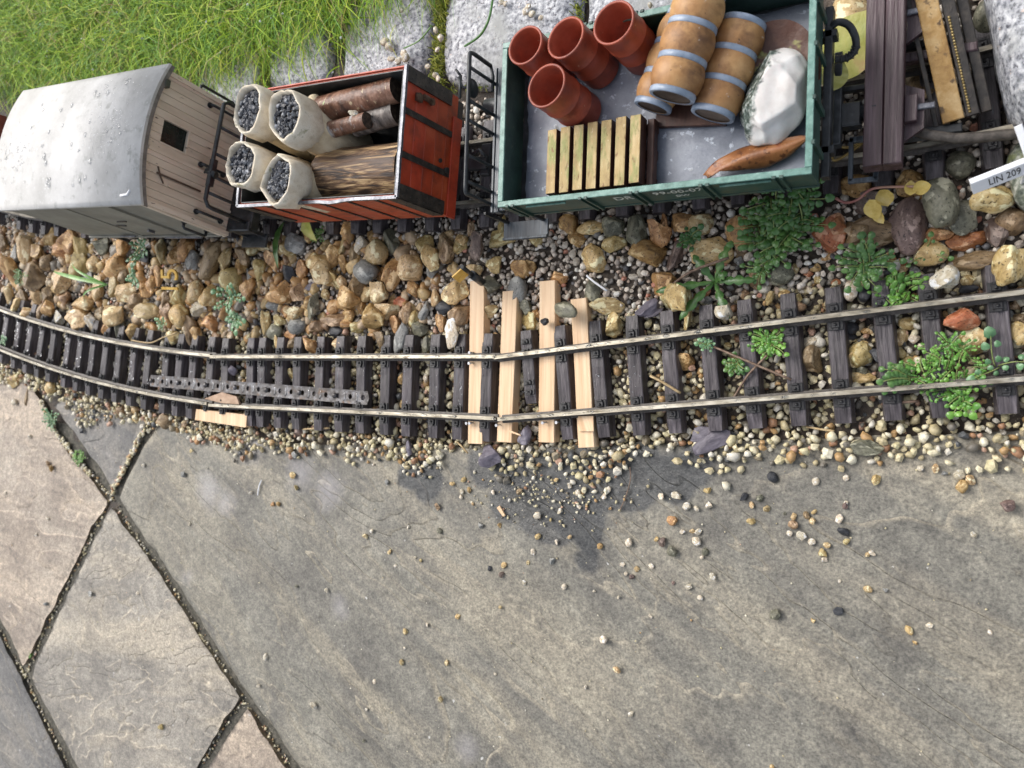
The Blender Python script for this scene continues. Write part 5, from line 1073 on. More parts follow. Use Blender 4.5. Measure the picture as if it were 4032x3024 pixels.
# half log: curved top, ends slightly rounded
A_, C_ = W(1205, 650, 96), W(1557, 648, 96); Ln = 80.0; n = 30; vs = []; fs = []; m_ = 26
for i in range(n+1):
    u = i/n; e = 1-.22*max(0, 1-u/.07)**2; xx = u*Ln+(0)
    for k in range(m_+1):
        a = math.pi*k/m_; wv = 1+.035*noise.noise((xx*.03, math.cos(a)*2.4, 3))+.02*noise.noise((xx*.05, a*9, 5))
        vs.append((xx, math.cos(a)*20.5*e*wv, math.sin(a)*24*e*wv))
for i in range(n):
    for k in range(m_): q = i*(m_+1)+k; fs.append((q, q+1, q+m_+2, q+m_+1))
fs += [tuple(range(m_+1)), tuple(range(n*(m_+1), (n+1)*(m_+1)))[::-1]]
b = B(); b.add(vs, fs, True); o = b.obj('half_log', char_m, None, (RX-17.5, RY-16.2, 73), (0, 0, RR)); tag(o, 'wide charred half log with strong dark grain filling the near east corner', 'log', 'logs in the red wagon')
stone(1392, 442, 17, 13, 'w', 10, z=107, label='small clear quartz chip wedged between the logs', name='quartz_chip', cat='stone', grp=None)
# ---- the beige van, leaning away from the camera
VX, VY, VR, VL = -634.0, 200.5, -.097, math.radians(-7.2)
vn = thing('goods_van', VX, VY, 16, VR, 'beige planked van with pale grey arched roof leaning towards the lawn', 'goods van', None, rx=VL)
vl, vw, vb, vt = 99.0, 53.0, 28.0, 107.0
xs_ = []; nv = 17
for k in range(nv):
    y = -vw+2*vw*(k+.5)/nv; zt = vt+9*(1-(y/vw)**2)-1
    b = B()
    if 8 <= k <= 10:
        b.box((vl-1, y, (vb+80)/2), (2.0, 2*vw/nv-.35, 80-vb), ch=.35); b.obj('board', beige_m, vn); b = B(); b.box((vl-1, y, (zt+102)/2), (2.0, 2*vw/nv-.35, zt-102), ch=.35)
    else: b.box((vl-1, y, (vb+zt)/2), (2.0, 2*vw/nv-.35, zt-vb), ch=.35)
    b.obj('board', beige_m, vn)
wy = -vw+2*vw*9.5/nv
b = B(); b.box((vl-3, wy, 91), (1, 19, 24)); b.obj('window_pane', M('dark_green_window', G3((.006, .012, .010), (.012, .02, .017), (.02, .03, .026)), sc=.1, rgh=.25, bump=0), vn)
b = B(); b.box((vl-.4, wy-9.6, 91), (2.6, 1.4, 24)); b.box((vl-.4, wy+9.6, 91), (2.6, 1.0, 24)); b.box((vl-.4, wy, 79.4), (2.8, 20.5, 1.4)); b.split('window_frame', beige_m, vn)
b = B(); b.box((0, -vw+1, (vb+vt)/2), (2*vl-4, 2, vt-vb)); b.obj('side_panel', panel_m, vn)
b = B(); b.box((0, vw-1, (vb+vt)/2), (2*vl-4, 2, vt-vb)); b.obj('side_panel', panel_m, vn)
b = B(); b.box((-vl+1, 0, (vb+vt)/2), (2, 2*vw-4.2, vt-vb)); b.obj('end_panel', panel_m, vn)
b = B(); b.box((vl+.4, -vw+1.2, (vb+vt)/2-2), (2.4, 3.2, vt-vb), ch=.4); b.box((vl-3, -vw-.4, (vb+vt)/2-2), (5, 2.2, vt-vb), ch=.4); b.box((vl+.4, vw-2, (vb+vt)/2-2), (2.4, 3.6, vt-vb), ch=.4); b.split('corner_post', beige_m, vn)
b = B(); b.box((vl+.7, wy-17, (vb+vt)/2+2), (1.8, 2.4, vt-vb+4), ch=.4); b.box((vl+.5, -vw+20, vb+30), (1.4, 1.8, 62), ch=.4); b.split('door_frame', beige_m, vn)
b = B(); b.box((20, -vw-.5, (vb+vt)/2+1), (58, 1.2, vt-vb-8), ch=.3); b.box((20-30, -vw-.9, (vb+vt)/2), (2, 1.8, vt-vb-2), ch=.3); b.box((20+30, -vw-.9, (vb+vt)/2), (2, 1.8, vt-vb-2), ch=.3); b.box((0, -vw-1.2, vb+1), (2*vl-6, 2.0, 2.0), ch=.3); b.obj('sliding_door', panel_m, vn)
b = B(); b.box((2, -vw-2, 60), (14, .8, 1.4)); b.box((18, -vw-2, 70), (13, .8, 1.2)); b.split('door_bolt', black_m, vn)
b = B(); b.box((24, -vw-2.6, 46), (3, 2, 6), ch=.3); b.obj('door_handle', rimm_m, vn)
b = B(); b.box((-30, -vw-2.2, vb+4), (22, 1.6, 1.2)); b.box((46, -vw-2.2, vb+1), (50, 2.4, 1.6)); b.split('runner', rimm_m, vn)
def grab(p, q, off, r=1.25):
    p, q, n_ = V3(p), V3(q), V3(off); b = B(); b.tube([p, p+n_*.8, p+n_+(q-p)*.06, q+n_-(q-p)*.06, q+n_*.8, q], r, 8)
    for w_ in (p, q): b.tube([w_, w_+n_*.25], r*1.9, 10)
    b.obj('grab_rail', black_m, vn)
grab((vl+.2, wy-12, 64), (vl+.2, wy-12, 42), (4, 0, 0)); grab((vl+.2, -vw+9, 60), (vl+.2, -vw+9, 36), (4, 0, 0)); grab((vl-9, -vw-.4, 62), (vl-9, -vw-.4, 40), (0, -5, 0)); grab((vl+.2, vw-9, 66), (vl+.2, vw-9, 36), (4, 0, 0)); grab((vl-4, vw+.2, 74), (vl-4, vw+.2, 40), (0, 5, 0))
b = B(); b.box((vl+2.5, vw-12, vt+1), (5, 6, 4)); b.box((vl+1, vw-2, vt+1), (4, 4, 4)); b.split('lamp_bracket', M('dark_olive_plastic', G3((.03, .033, .025), (.06, .065, .05), (.1, .105, .08)), sc=.2, rgh=.45), vn)
b = B(); b.tube([(vl+.6, -vw+31, 100), (vl+1.6, -vw+24, 97), (vl+.6, -vw+20, 93)], .6); b.tube([(vl+.8, -vw+26, 100), (vl+1.0, -vw+26, 60)], .8); b.split('flaked_paint_strip', M('brown_bare_patch', G3((.06, .035, .02), (.1, .06, .04), (.16, .1, .07)), sc=.3, rgh=.7), vn)
# arched roof
n = 28; vs = []; fs = []; RLx = vl+5; RWy = vw+3.2
for j in (0, 1):
    for i in range(n+1):
        y = -RWy+2*RWy*i/n; z = 110+9.8*(1-abs(y/RWy)**2.1)
        for x in (-RLx, RLx): vs.append((x, y, z-(2.2 if j else 0)))
w2 = (n+1)*2
for i in range(n):
    q = i*2; fs += [(q, q+1, q+3, q+2), (w2+q, w2+q+2, w2+q+3, w2+q+1), (q, q+2, w2+q+2, w2+q), (q+1, w2+q+1, w2+q+3, q+3)]
fs += [(0, w2, w2+1, 1), (2*n, 2*n+1, w2+2*n+1, w2+2*n)]
b = B(); b.add(vs, fs, False); o = b.obj('roof', roof_m, vn)
for p in o.data.polygons: p.use_smooth = abs(p.normal.z) > .5 and p.normal.z > 0
b = B(); n = 28
for i in range(n):
    y0_, y1_ = -RWy+2*RWy*i/n, -RWy+2*RWy*(i+1)/n; f_z = lambda y: 110+9.8*(1-abs(y/RWy)**2.1)-2.3
    b.add([(RLx-2.2, y0_, f_z(y0_)-3.6), (RLx-.8, y0_, f_z(y0_)-3.6), (RLx-.8, y0_, f_z(y0_)), (RLx-2.2, y0_, f_z(y0_)), (RLx-2.2, y1_, f_z(y1_)-3.6), (RLx-.8, y1_, f_z(y1_)-3.6), (RLx-.8, y1_, f_z(y1_)), (RLx-2.2, y1_, f_z(y1_))], [(0, 1, 2, 3), (1, 5, 6, 2), (3, 2, 6, 7), (0, 4, 5, 1), (4, 7, 6, 5), (0, 3, 7, 4)])
b.obj('roof_edge', M('grey_brown_roof_edge', G3((.12, .11, .10), (.18, .165, .15), (.25, .23, .21)), sc=.2, rgh=.5), vn)
drops = B(); dr = random.Random(3); v_, f_ = ico(2)
def roofz(y): return 110+9.8*(1-abs(y/RWy)**2.1)
def dropadd(x, y, r, el=1.0):
    z = roofz(y); drops.add([(x+p[0]*r, y+p[1]*r*el, z+p[2]*r*.45) for p in v_], [tuple(q) for q in f_], True)
for _ in range(36): dropadd(dr.uniform(-60, 80), dr.uniform(-40, 46), dr.uniform(.9, 2.2), dr.uniform(1, 1.8))
for cx_, cy_, sg, n_ in ((62, 2, 16, 170), (-72, -10, 15, 150), (78, 34, 8, 20), (40, 44, 14, 24)):
    for _ in range(n_):
        x, y = dr.gauss(cx_, sg), dr.gauss(cy_, sg*.8)
        if abs(x) < 98 and abs(y) < 50: dropadd(x, y, dr.uniform(.3, .85))
o = drops.obj('rain_drops', water_m, vn); o['kind'] = 'stuff'
b = B(); b.tube([(92, -46, roofz(46)+.3), (88, -49, roofz(49)+.2), (80, -49.5, roofz(49)+.2)], 1.0, 8); b.obj('bird_dropping', white_m, vn)
# platform, railing, underframe
b = B(); b.box((vl+14, 0, vb-2), (28, 100, 3)); b.box((vl+27, 0, vb-5), (3, 96, 8)); b.box((0, -30, vb-6), (2*vl+20, 4, 9)); b.box((0, 30, vb-6), (2*vl+20, 4, 9)); b.obj('underframe', black_m, vn)
b = B(); xr = vl+23; zt = vb+42
b.tube([V3(p) for p in ((xr, 44, vb), (xr, 44, zt-4), (xr, 41, zt), (xr, -38, zt), (xr, -42.5, zt-3.5), (xr, -43, zt-8), (xr, -43, vb))], 1.7, 8)
for y in (22, 0, -18, -32): b.tube([(xr, y, zt), (xr, y, vb)], 1.4, 8)
b.box((xr, -16, zt-1), (4.5, 22, 4.5), ch=.4); b.tube([(xr-5, -14, zt), (xr+5, -18, zt-2)], 2.6, 10); b.tube([(xr-6, -16, zt+1), (xr+2, -16, zt+1)], 1.0); b.obj('railing', black_m, vn)
b = B(); b.box((vl+14, -52, 8), (30, 12, 2)); b.box((vl+4, -48, 18), (3, 3, 22)); b.box((vl+25, -48, 18), (3, 3, 22)); b.box((vl+16, -46, 24), (24, 8, 10)); b.box((-60, -42, 14), (60, 8, 10)); b.box((-84, -48, 6), (3, 3, 20)); b.split('step', black_m, vn)
for x in (-58, 58): wheelset(vn, x)
# ---- end of another wagon at the left edge
ow = thing('covered_wagon', -905, 262, 16, -.16, 'red and tan wagon end just peeping in behind the van roof', 'goods wagon')
b = B(); b.box((-62, 0, 62), (120, 96, 60)); b.obj('body', M('dull_red_side', G3((.14, .03, .025), (.22, .05, .04), (.28, .08, .06)), sc=.05, rgh=.5), ow)
b = B(); b.box((-3, 0, 96), (9, 104, 8), ch=.6); b.box((-58, 44, 98), (120, 8, 6), ch=.5); b.obj('roof_edge', M('tan_beam', G3((.25, .19, .15), (.34, .27, .21), (.4, .33, .27)), sc=.05, rgh=.5), ow)
b = B(); b.box((0, 36, 106), (5, 20, 20), ch=.6); b.obj('end_board', redo_m, ow)
wheelset(ow, -60)

# ------------------------------------------------------------ pine battens, nails, steel strip
pine_m = M('fresh_pine', G3((.62, .38, .20), (.80, .56, .34), (.88, .68, .46)), sc=.30, stretch=(1.3, .035, 1), rgh=.48, rr=.1, bump=.22, bsc=.7, bumpstretch=(1.3, .03, 1), spots=[(.028, .60, .72, (.60, .36, .17)), (.25, .735, .75, (.25, .13, .06))])
nail_m = M('bright_nail', G3((.35, .35, .36), (.55, .55, .56), (.7, .7, .7)), sc=.5, rgh=.3, metal=.9, bump=.05)
def batten(tl, bl, br, z, th, label, nails=(), name='pine_batten'):
    a, c, d = W(tl[0], tl[1], z), W(bl[0], bl[1], z), W(br[0], br[1], z); Ln = (a-c).length; w_ = (d-c).length; dir_ = (a-c).normalized(); rz = math.atan2(dir_.y, dir_.x)-math.pi/2
    o = thing(name, (c.x+d.x)/2, (c.y+d.y)/2, z-th, rz, label, 'wooden batten', 'fresh pine battens laid as sleepers')
    b = B(); n = 7
    vs = []
    for i in range(n+1):
        y = Ln*i/n; x_ = .25*noise.noise((y*.03, z, 2))
        for (x, zz) in ((-w_/2, 0), (-w_/2, th-.35), (-w_/2+.35, th), (w_/2-.35, th), (w_/2, th-.35), (w_/2, 0)): vs.append((x+x_, y+(rnd.uniform(-.3, .3) if i in (0, n) else 0), zz))
    fs = [(i*6+k, i*6+(k+1) % 6, (i+1)*6+(k+1) % 6, (i+1)*6+k) for i in range(n) for k in range(6)]+[(0, 1, 2, 3, 4, 5), tuple(range(n*6, n*6+6))[::-1]]
    fs = [f[::-1] for f in fs]; b.add(vs, fs); b.obj('timber', pine_m, o)
    for (px, py) in nails:
        p = W(px, py, z+3); q = Matrix.Rotation(-rz, 3, 'Z') @ (p-V3((o.location.x/MM, o.location.y/MM, 0)))
        b = B(); b.tube([(q.x, q.y, th-2), (q.x-1.0, q.y-.5, th+4.6)], .55, 7); b.tube([(q.x-1.0, q.y-.5, th+4.5), (q.x-1.1, q.y-.55, th+5.1)], 1.15, 9); b.obj('nail', nail_m, o)
    return o
batten((1850, 1109), (1842, 1746), (1899, 1746), 8.4, 9, 'first pine batten from the left with two nails, crossing both rails', [(1858, 1386), (1856, 1428), (1846, 1664), (1858, 1664)])
batten((1978, 1147), (1956, 1738), (2014, 1743), 8.4, 9.5, 'second pine batten with a split broken end beside the slate lump', [(1964, 1672)])
batten((2124, 1109), (2120, 1741), (2182, 1741), 8.4, 9, 'third pine batten carrying a shiny black pebble', [(2146, 1662)])
batten((2246, 1180), (2277, 1762), (2340, 1760), 8.4, 9, 'rightmost pine batten with a loose wood chip lying on it', [(2200, 1660)])
b = B(); P_ = [W(776, 1611, 8), W(975, 1633, 8), W(971, 1683, 8), W(771, 1653, 8)]; cx, cy = sum(p.x for p in P_)/4, sum(p.y for p in P_)/4
b.prism([(p.x-cx, p.y-cy) for p in P_][::-1], 0, 8); o = b.obj('pine_offcut', pine_m, None, (cx, cy, 1.0)); tag(o, 'short tapered pine offcut lying against the sleeper ends below the steel strip', 'wood offcut')
b = B(); b.prism([(-6, -3), (5, -6), (8, 4), (-3, 7)], 0, 1.0); o = b.obj('wood_chip', pine_m, None, W(2305, 1672, 9.5), (.05, -.05, .3)); tag(o, 'square thin wood chip on the rightmost pine batten', 'wood chip')
b = B(); b.prism([(-4, -1.5), (4, -1), (4.5, 1), (-4, 1.5)], 0, 1.4); o = b.obj('wood_chip', pine_m, None, W(1976, 2012, 1.2), (0, 0, -.9)); tag(o, 'tiny pine splinter block lying on the wet slab patch', 'wood chip')
b = B(); b.prism([(-5, -.8), (5, -.3), (4, .6), (-5, .8)], 0, .8); o = b.obj('wood_chip', pine_m, None, W(2030, 1706, 11), (0, 0, -.3)); tag(o, 'thin pale splinter sticking out beside the second batten', 'wood chip')
b = B(); b.prism([(-24, -1), (0, 5), (20, 1), (24, -6), (0, -5)], 0, 2.2); o = b.obj('wood_chip', M('tan_bark_chip', G3((.28, .17, .1), (.45, .3, .2), (.58, .43, .3)), sc=.1, rgh=.6), None, W(880, 1566, 9.2), (0, 0, 0)); tag(o, 'long thin tan chip lying between the rails below the steel strip', 'wood chip')
# perforated strip with holes: a plate of three rows, holes between
steel_m = M('tarnished_galvanised_steel', G3((.035, .03, .028), (.085, .078, .075), (.20, .20, .215)), sc=.22, rgh=.32, rr=.12, metal=.4, bump=.3, bsc=.5, spots=[(.12, .58, .66, (.10, .06, .035)), (.3, .68, .72, (.36, .40, .44))])
A_, C_ = W(586, 1498, 10.5), W(1452, 1568, 10.5); d = C_-A_; Ln = d.length; rz = math.atan2(d.y, d.x)
st = thing('perforated_strip', A_.x, A_.y, 9.2, rz, 'rain-wet perforated steel strip screwed along the sleepers between the rails', 'steel strip')
b = B(); nh = 21; pitch = Ln/nh; hw = 5.6; th = .9
for i in range(nh):
    xc = pitch*(i+.5); outer = [(xc-pitch/2, -hw), (xc, -hw), (xc+pitch/2, -hw), (xc+pitch/2, 0), (xc+pitch/2, hw), (xc, hw), (xc-pitch/2, hw), (xc-pitch/2, 0)]
    if i in (0, nh-1):
        s_ = -1 if i == 0 else 1; outer = [(x-s_*(2.2 if (abs(y) == hw and abs(x-(xc+s_*pitch/2)) < .1) else 0), y) for x, y in outer]
    inn = [(xc+2.1*math.cos(a), 2.3*math.sin(a)) for a in [math.radians(q) for q in (225, 270, 315, 0, 45, 90, 135, 180)]]
    for z0, z1 in ((th, th),):
        n0 = len(b.v); b.add([(x, y, th) for x, y in outer]+[(x, y, th-.15) for x, y in inn]+[(x, y, 0) for x, y in outer]+[(x, y, 0) for x, y in inn],
              [(k, (k+1) % 8, 8+(k+1) % 8, 8+k) for k in range(8)]+[(16+k, 24+k, 24+(k+1) % 8, 16+(k+1) % 8) for k in range(8)]+[(k, 16+k, 16+(k+1) % 8, (k+1) % 8) for k in range(8)]+[(8+k, 8+(k+1) % 8, 24+(k+1) % 8, 24+k) for k in range(8)])
b.obj('strip_plate', steel_m, st)
bead = B(); v_, f_ = ico(2)
for i in range(nh):
    xc = pitch*i
    if 0 < i:
        pts = [(xc+1.6*math.cos(a)-.3, 4.2*math.sin(a)*(1), th+.25) for a in [math.radians(q) for q in (-70, -30, 0, 30, 70)]]; (bead.tube(pts, .45, 6) if i % 3 else None)
for i in range(0, nh, 3):
    b = B(); b.lathe([(0, th+1.4), (1.6, th+1.2), (2.5, th+.3), (2.6, th-.2)], (pitch*(i+.02)+2.6, 0, 0), 12); b.obj('screw_head', steel_m, st)
o = bead.obj('water_beads', water_m, st); o['kind'] = 'stuff'
# rain on the rail heads and sleepers
rd = B(); r_ = random.Random(9)
for _ in range(300):
    x = r_.uniform(-900, 40); y, s = near_c(x); sd_ = r_.choice((-1, 1)); nn_ = V3((-s, 1, 0)).normalized(); p = V3((x, y, 0))+nn_*(sd_*22.4+r_.uniform(-.4, .4)); r = r_.uniform(.55, 1.25); a = math.atan(s)
    rd.add([(p.x+(q[0]*r*1.9*math.cos(a)-q[1]*r*.9*math.sin(a)), p.y+(q[0]*r*1.9*math.sin(a)+q[1]*r*.9*math.cos(a)), 16+q[2]*r*.38) for q in v_], [tuple(q) for q in f_], True)
for _ in range(420):
    x = r_.choice(sM+sR[:4]+sLx[8:])+r_.uniform(-4, 4); y, s = near_c(x); r = r_.uniform(.25, .75)
    rd.add([(x+q[0]*r, y+r_.uniform(-1, 1)*0+0+q[1]*r+0, 8.5+q[2]*r*.4) for q in [(u[0], u[1]+0, u[2]) for u in v_]] if False else [(x+q[0]*r, y-18+(_ % 37)+q[1]*r, 8.6+q[2]*r*.4) for q in v_], [tuple(q) for q in f_], True)
tag(rd.obj('rain_drops', water_m), 'rain drops standing on the rail heads and sleepers of the near track', 'water drops', kind='stuff')

# ------------------------------------------------------------ yellow number plate, post sign, plant label
yel_m = M('yellow_enamel', G3((.55, .30, .03), (.70, .42, .06), (.78, .52, .12)), sc=.2, rgh=.4, bump=.05)
p = W(672, 1108, 38)
o = text_obj('number_plate', '15', 26, yel_m, None, p, (.25, -.15, math.radians(84)), ext=1.0); tag(o, 'yellow cut-out number 15 lying sideways among the flints', 'number')
sg = thing('post_sign', W(1895, 1112, 8).x, W(1895, 1112, 8).y, 6, 0, 'black post with a small yellow two-faced board at the top of the first batten', 'sign post')
base = V3((sg.location.x/MM, sg.location.y/MM, 6)); top = W(1818, 1050, 48)-base
b = B(); b.tube([(0, 0, 0), top*.55], 3.0, 10); b.tube([top*.5, top], 1.6, 10); b.obj('post', black_m, sg)
b = B(); t0, t1 = top*.96, top*.62; off = V3((-9, -6, 0)); nrm = off.cross(t1-t0).normalized()
for k, (u, w_) in enumerate(((.0, .48), (.52, 1.0))):
    q = [t0.lerp(t1, u), t0.lerp(t1, w_), t0.lerp(t1, w_)+off, t0.lerp(t1, u)+off]; b.add([v+nrm*e for e in (.5, -.5) for v in q], [(0, 1, 2, 3), (7, 6, 5, 4), (0, 4, 5, 1), (1, 5, 6, 2), (2, 6, 7, 3), (3, 7, 4, 0)])
b.obj('board', yel_m, sg)
b = B(); c_ = t0.lerp(t1, .25)+off*.5; u1 = (t1-t0).normalized(); u2 = nrm.cross(u1)
s_ = 1 if nrm.z > 0 else -1
ring = [c_+nrm*.7*s_+(u1*math.cos(a)+u2*math.sin(a))*2.4 for a in [k*math.pi/8 for k in range(17)]]; b.tube(ring, .35, 5, cap=False)
for q in (t0.lerp(t1, .06)+off*.9, t0.lerp(t1, .62)+off*.3, t0.lerp(t1, .6)+off*.85, t0.lerp(t1, .85)+off*.6): b.tube([q+nrm*.3*s_, q+nrm*.8*s_], .6, 6)
b.obj('lamp_mark', ink_m, sg)
pl = W(3832, 728, 46); pr = W(4020, 655, 46); dd = pr-pl; rz = math.atan2(dd.y, dd.x)
lb = thing('plant_label', pr.x, pr.y, 8, rz, 'white plastic plant label with black handwriting at the east end', 'plant label')
Ln = dd.length
b = B(); b.box((-Ln/2+4, 0, 36), (Ln+10, 3.6, 8.2), ch=.3, rx=-.50); b.obj('label_plate', white_m, lb)
b = B(); b.box((2.5, -2.5, 16), (4.2, 1.6, 38), ch=.3, rx=.05); b.box((4.5, 8, 39), (3.5, 22, 1.6), ch=.3, rx=.3); b.obj('stake', white_m, lb)
text_obj('handwriting', 'LIN 209', 6.6, ink_m, lb, (-Ln/2+3, -1.85*math.cos(.5), 36+1.85*math.sin(.5)), (math.pi/2-.50, 0, 0), ext=.1, sx=.66)

# ------------------------------------------------------------ dark beam, rusty strip and bits at the east end
beam_m = M('purple_brown_moulded_beam', G3((.028, .013, .015), (.062, .035, .040), (.14, .092, .105)), sc=.25, stretch=(1, .06, 1), rgh=.38, rr=.12, bump=.7, bsc=.32, bumpstretch=(1.2, .06, 1))
P0, P1 = W(3394, 653, 50), W(3552, 642, 50); P2, P3 = W(3565, 0, 50), W(3412, 0, 50)
cx, cy = (P0.x+P1.x)/2, (P0.y+P1.y)/2; ax = (P2+P3)/2-(P0+P1)/2; rz = math.atan2(ax.y, ax.x)-math.pi/2; wd = (P1-P0).length
bs_ = thing('buffer_stop', cx, cy, 16, rz, 'dark purple-brown twin-plank buffer beam at the end of the wagons', 'buffer stop')
for s in (-1, 1):
    b = B(); b.box((s*wd*.25, 58, 27.5), (wd*.5-.3, 116, 13), ch=.5, jit=.15); b.obj('plank', beam_m, bs_)
b = B(); b.box((wd*.5+3, 30, 26), (6, 14, 3), ch=.4); b.prism([(wd*.5, 14), (wd*.5+9, 20), (wd*.5+9, 40), (wd*.5, 44)], 20, 23); b.prism([(wd*.5, 66), (wd*.5+9, 72), (wd*.5+9, 92), (wd*.5, 96)], 20, 23); b.split('bracket', beam_m, bs_)
for y in (31, 82):
    b = B(); b.box((wd*.5+7, y, 24), (14, 3, 2), ch=.4); b.obj('clip', rimm_m, bs_)
b = B()
for y in (14, 62): b.box((-2, y+6, 8), (10, 8, 26)); b.box((16, y+8, 6), (40, 5, 8))
b.split('support', black_m, bs_)  # black puts the deep shade around the beam into the supports' colour
b = B(); b.box((22, 62, 12), (40, 5, 6)); b.obj('cross_bar', beam_m, bs_)
# curved rail end at lower right
b = B(); pts = [W(x, y, z) for x, y, z in ((3560, 505, 30), (3660, 532, 30), (3760, 545, 29), (3860, 540, 28), (3960, 530, 28), (4060, 522, 28))]
c0 = pts[0].copy(); b.tube([q-c0 for q in pts], 2.8, 8); b.tube([q-c0-V3((0, -1, 6)) for q in pts], 2.2, 8); o = b.obj('curved_rail', railweb_m, None, c0); tag(o, 'dark curved rail end sweeping under the rusty iron strip', 'rail')
rusty_m = M('ochre_rusted_iron', G3((.20, .10, .03), (.40, .24, .08), (.56, .40, .20)), sc=.09, rgh=.6, bump=.5, bsc=.5, spots=[(.12, .60, .66, (.10, .06, .03)), (.10, .66, .70, (.62, .55, .42))])
T0, T1 = W(3650, -60, 44), W(3768, 470, 30); ax = T1-T0; Ln = ax.length; rz = math.atan2(ax.y, ax.x)
ri = thing('rusty_strip', T0.x, T0.y, T0.z, rz, 'ochre rusted iron strip edged with a row of brass rivets beside the granite block', 'iron strip')
ri.rotation_euler.y = math.asin(-ax.z/Ln)
b = B(); b.box((Ln/2, -1.5, -2), (Ln, 10, 3), ch=.4); b.obj('bar', rusty_m, ri)
b = B(); b.box((Ln/2, 7.5, -4), (Ln, 6, 3), ch=.3); b.box((Ln/2, 14, -8), (Ln, 5, 3)); b.box((Ln/2, -9.5, -5), (Ln, 2.4, 3)); b.split('side_flange', rust_m, ri)
b = B()
for i in range(44):
    x = Ln*(.03+.94*i/43)
    if i in (5, 6, 7, 8, 9, 10): continue
    b.lathe([(0, -1.7), (.55, -1.9), (.75, -2.5)], (x, 6.4, 0), 8)
b.split('rivet', brass_m, ri)
# grass-like yellow wire on the coupling and a withered sprig
def wire(pts, r, mat, label, name='wire', cat='wire'):
    P = [W(*q) for q in pts]; c0 = P[0].copy(); b = B()
    Q = []
    for i in range(len(P)-1):
        for k in range(4):
            t = k/4; p0, p1, p2, p3 = P[max(i-1, 0)], P[i], P[i+1], P[min(i+2, len(P)-1)]
            Q.append(.5*((2*p1)+(p2-p0)*t+(2*p0-5*p1+4*p2-p3)*t*t+(3*p1-p0-3*p2+p3)*t**3)-c0)
    Q.append(P[-1]-c0); b.tube(Q, r, 6); o = b.obj(name, mat, None, c0); tag(o, label, cat); return o
wirem = M('yellow_brown_wire', G3((.16, .10, .02), (.26, .17, .04), (.36, .26, .08)), sc=.3, rgh=.4)
wire([(3245, 555, 24), (3275, 600, 18), (3285, 632, 16), (3340, 605, 18), (3400, 560, 22)], .75, wirem, 'thin yellow-brown wire bent in a V below the wagon coupling')
wire([(3252, 548, 26), (3290, 572, 22), (3345, 580, 22), (3400, 556, 24)], .75, wirem, 'thin yellow-brown wire looping to the dark beam')
sprm = M('withered_straw', G3((.30, .20, .10), (.48, .35, .18), (.6, .48, .28)), sc=.3, rgh=.6)
sp = wire([(3290, 780, 14), (3330, 798, 14), (3380, 785, 20), (3440, 742, 24), (3580, 735, 26), (3640, 735, 24)], .8, M('pinkish_stem', G3((.22, .07, .07), (.38, .18, .14), (.5, .36, .22)), sc=.05, rgh=.5), 'withered sprig with yellow leaves sprawling over the flints', 'withered_sprig', 'plant')
ylf = M('withered_yellow_leaf', G3((.45, .30, .05), (.62, .46, .12), (.70, .56, .25)), sc=.15, rgh=.55, bump=.4)
for (x, y, z, L_, w_, a) in ((3480, 780, 26, 11, 10, 2.0), (3440, 825, 26, 12, 10, -1.2), (3460, 855, 24, 9, 6, -1.0), (3630, 738, 26, 9, 8, .2), (3585, 740, 26, 9, 7, 1.5)):
    q = W(x, y, z)-W(3290, 780, 14); o = leaf_mesh('l', L_, w_, ylf, curl=.5, seed=x, nl=8, nw=4, rip=1.5).obj('leaf', ylf, sp, q, (.3, .2, a))
twm = M('brown_twig', G3((.10, .06, .04), (.20, .13, .09), (.33, .24, .17)), sc=.3, rgh=.6, bump=.2)
def twig(pts, r, label, mat=twm): return wire(pts, r, mat, label, 'twig', 'twig')
twig([(2810, 1365, 12), (2950, 1425, 15), (3115, 1495, 12)], .75, 'long straight twig lying across the sleepers at the right')
twig([(3020, 1400, 16), (2960, 1460, 12), (2930, 1500, 10), (2880, 1580, 8)], .7, 'twig crossing beneath the long straight one')
twig([(2625, 1140, 10), (2720, 1070, 14), (2870, 1015, 16)], .9, 'brown twig leaning on the sandy-yellow flint')
twig([(3470, 1592, 4), (3540, 1585, 6), (3615, 1580, 6)], .8, 'short brown twig beside the rail at the east end')
twig([(3175, 1680, 4), (3230, 1690, 4), (3285, 1697, 4)], .7, 'pale straw at the edge of the gravel', sprm)
twig([(2310, 1085, 8), (2340, 1110, 9), (2390, 1145, 8)], .8, 'white bleached straw on the grit right of the battens', white_m)
twig([(2560, 1480, 12), (2600, 1500, 13), (2680, 1548, 10)], .9, 'grey bark sliver across the sleeper right of the battens', sprm)
twig([(2480, 1840, 2), (2482, 1890, 1.5), (2462, 1960, 1), (2440, 2010, 1)], .35, 'fine brown rootlet trailing onto the slab')
twig([(520, 1340, 16), (590, 1350, 20), (640, 1330, 22), (700, 1308, 20)], .7, 'thin pale stalk curving over the rail at the left', sprm)
twig([(1190, 1690, 4), (1240, 1688, 5), (1295, 1686, 4)], .8, 'short straw in the gravel left of the battens', sprm)
twig([(1800, 1740, 3), (1820, 1760, 4), (1842, 1785, 3)], .7, 'straw leaning beside the first batten end', sprm)
twig([(1030, 1890, 1), (1020, 1915, 1), (1015, 1950, 1)], .6, 'bleached shard lying on the left of the big slab', white_m)

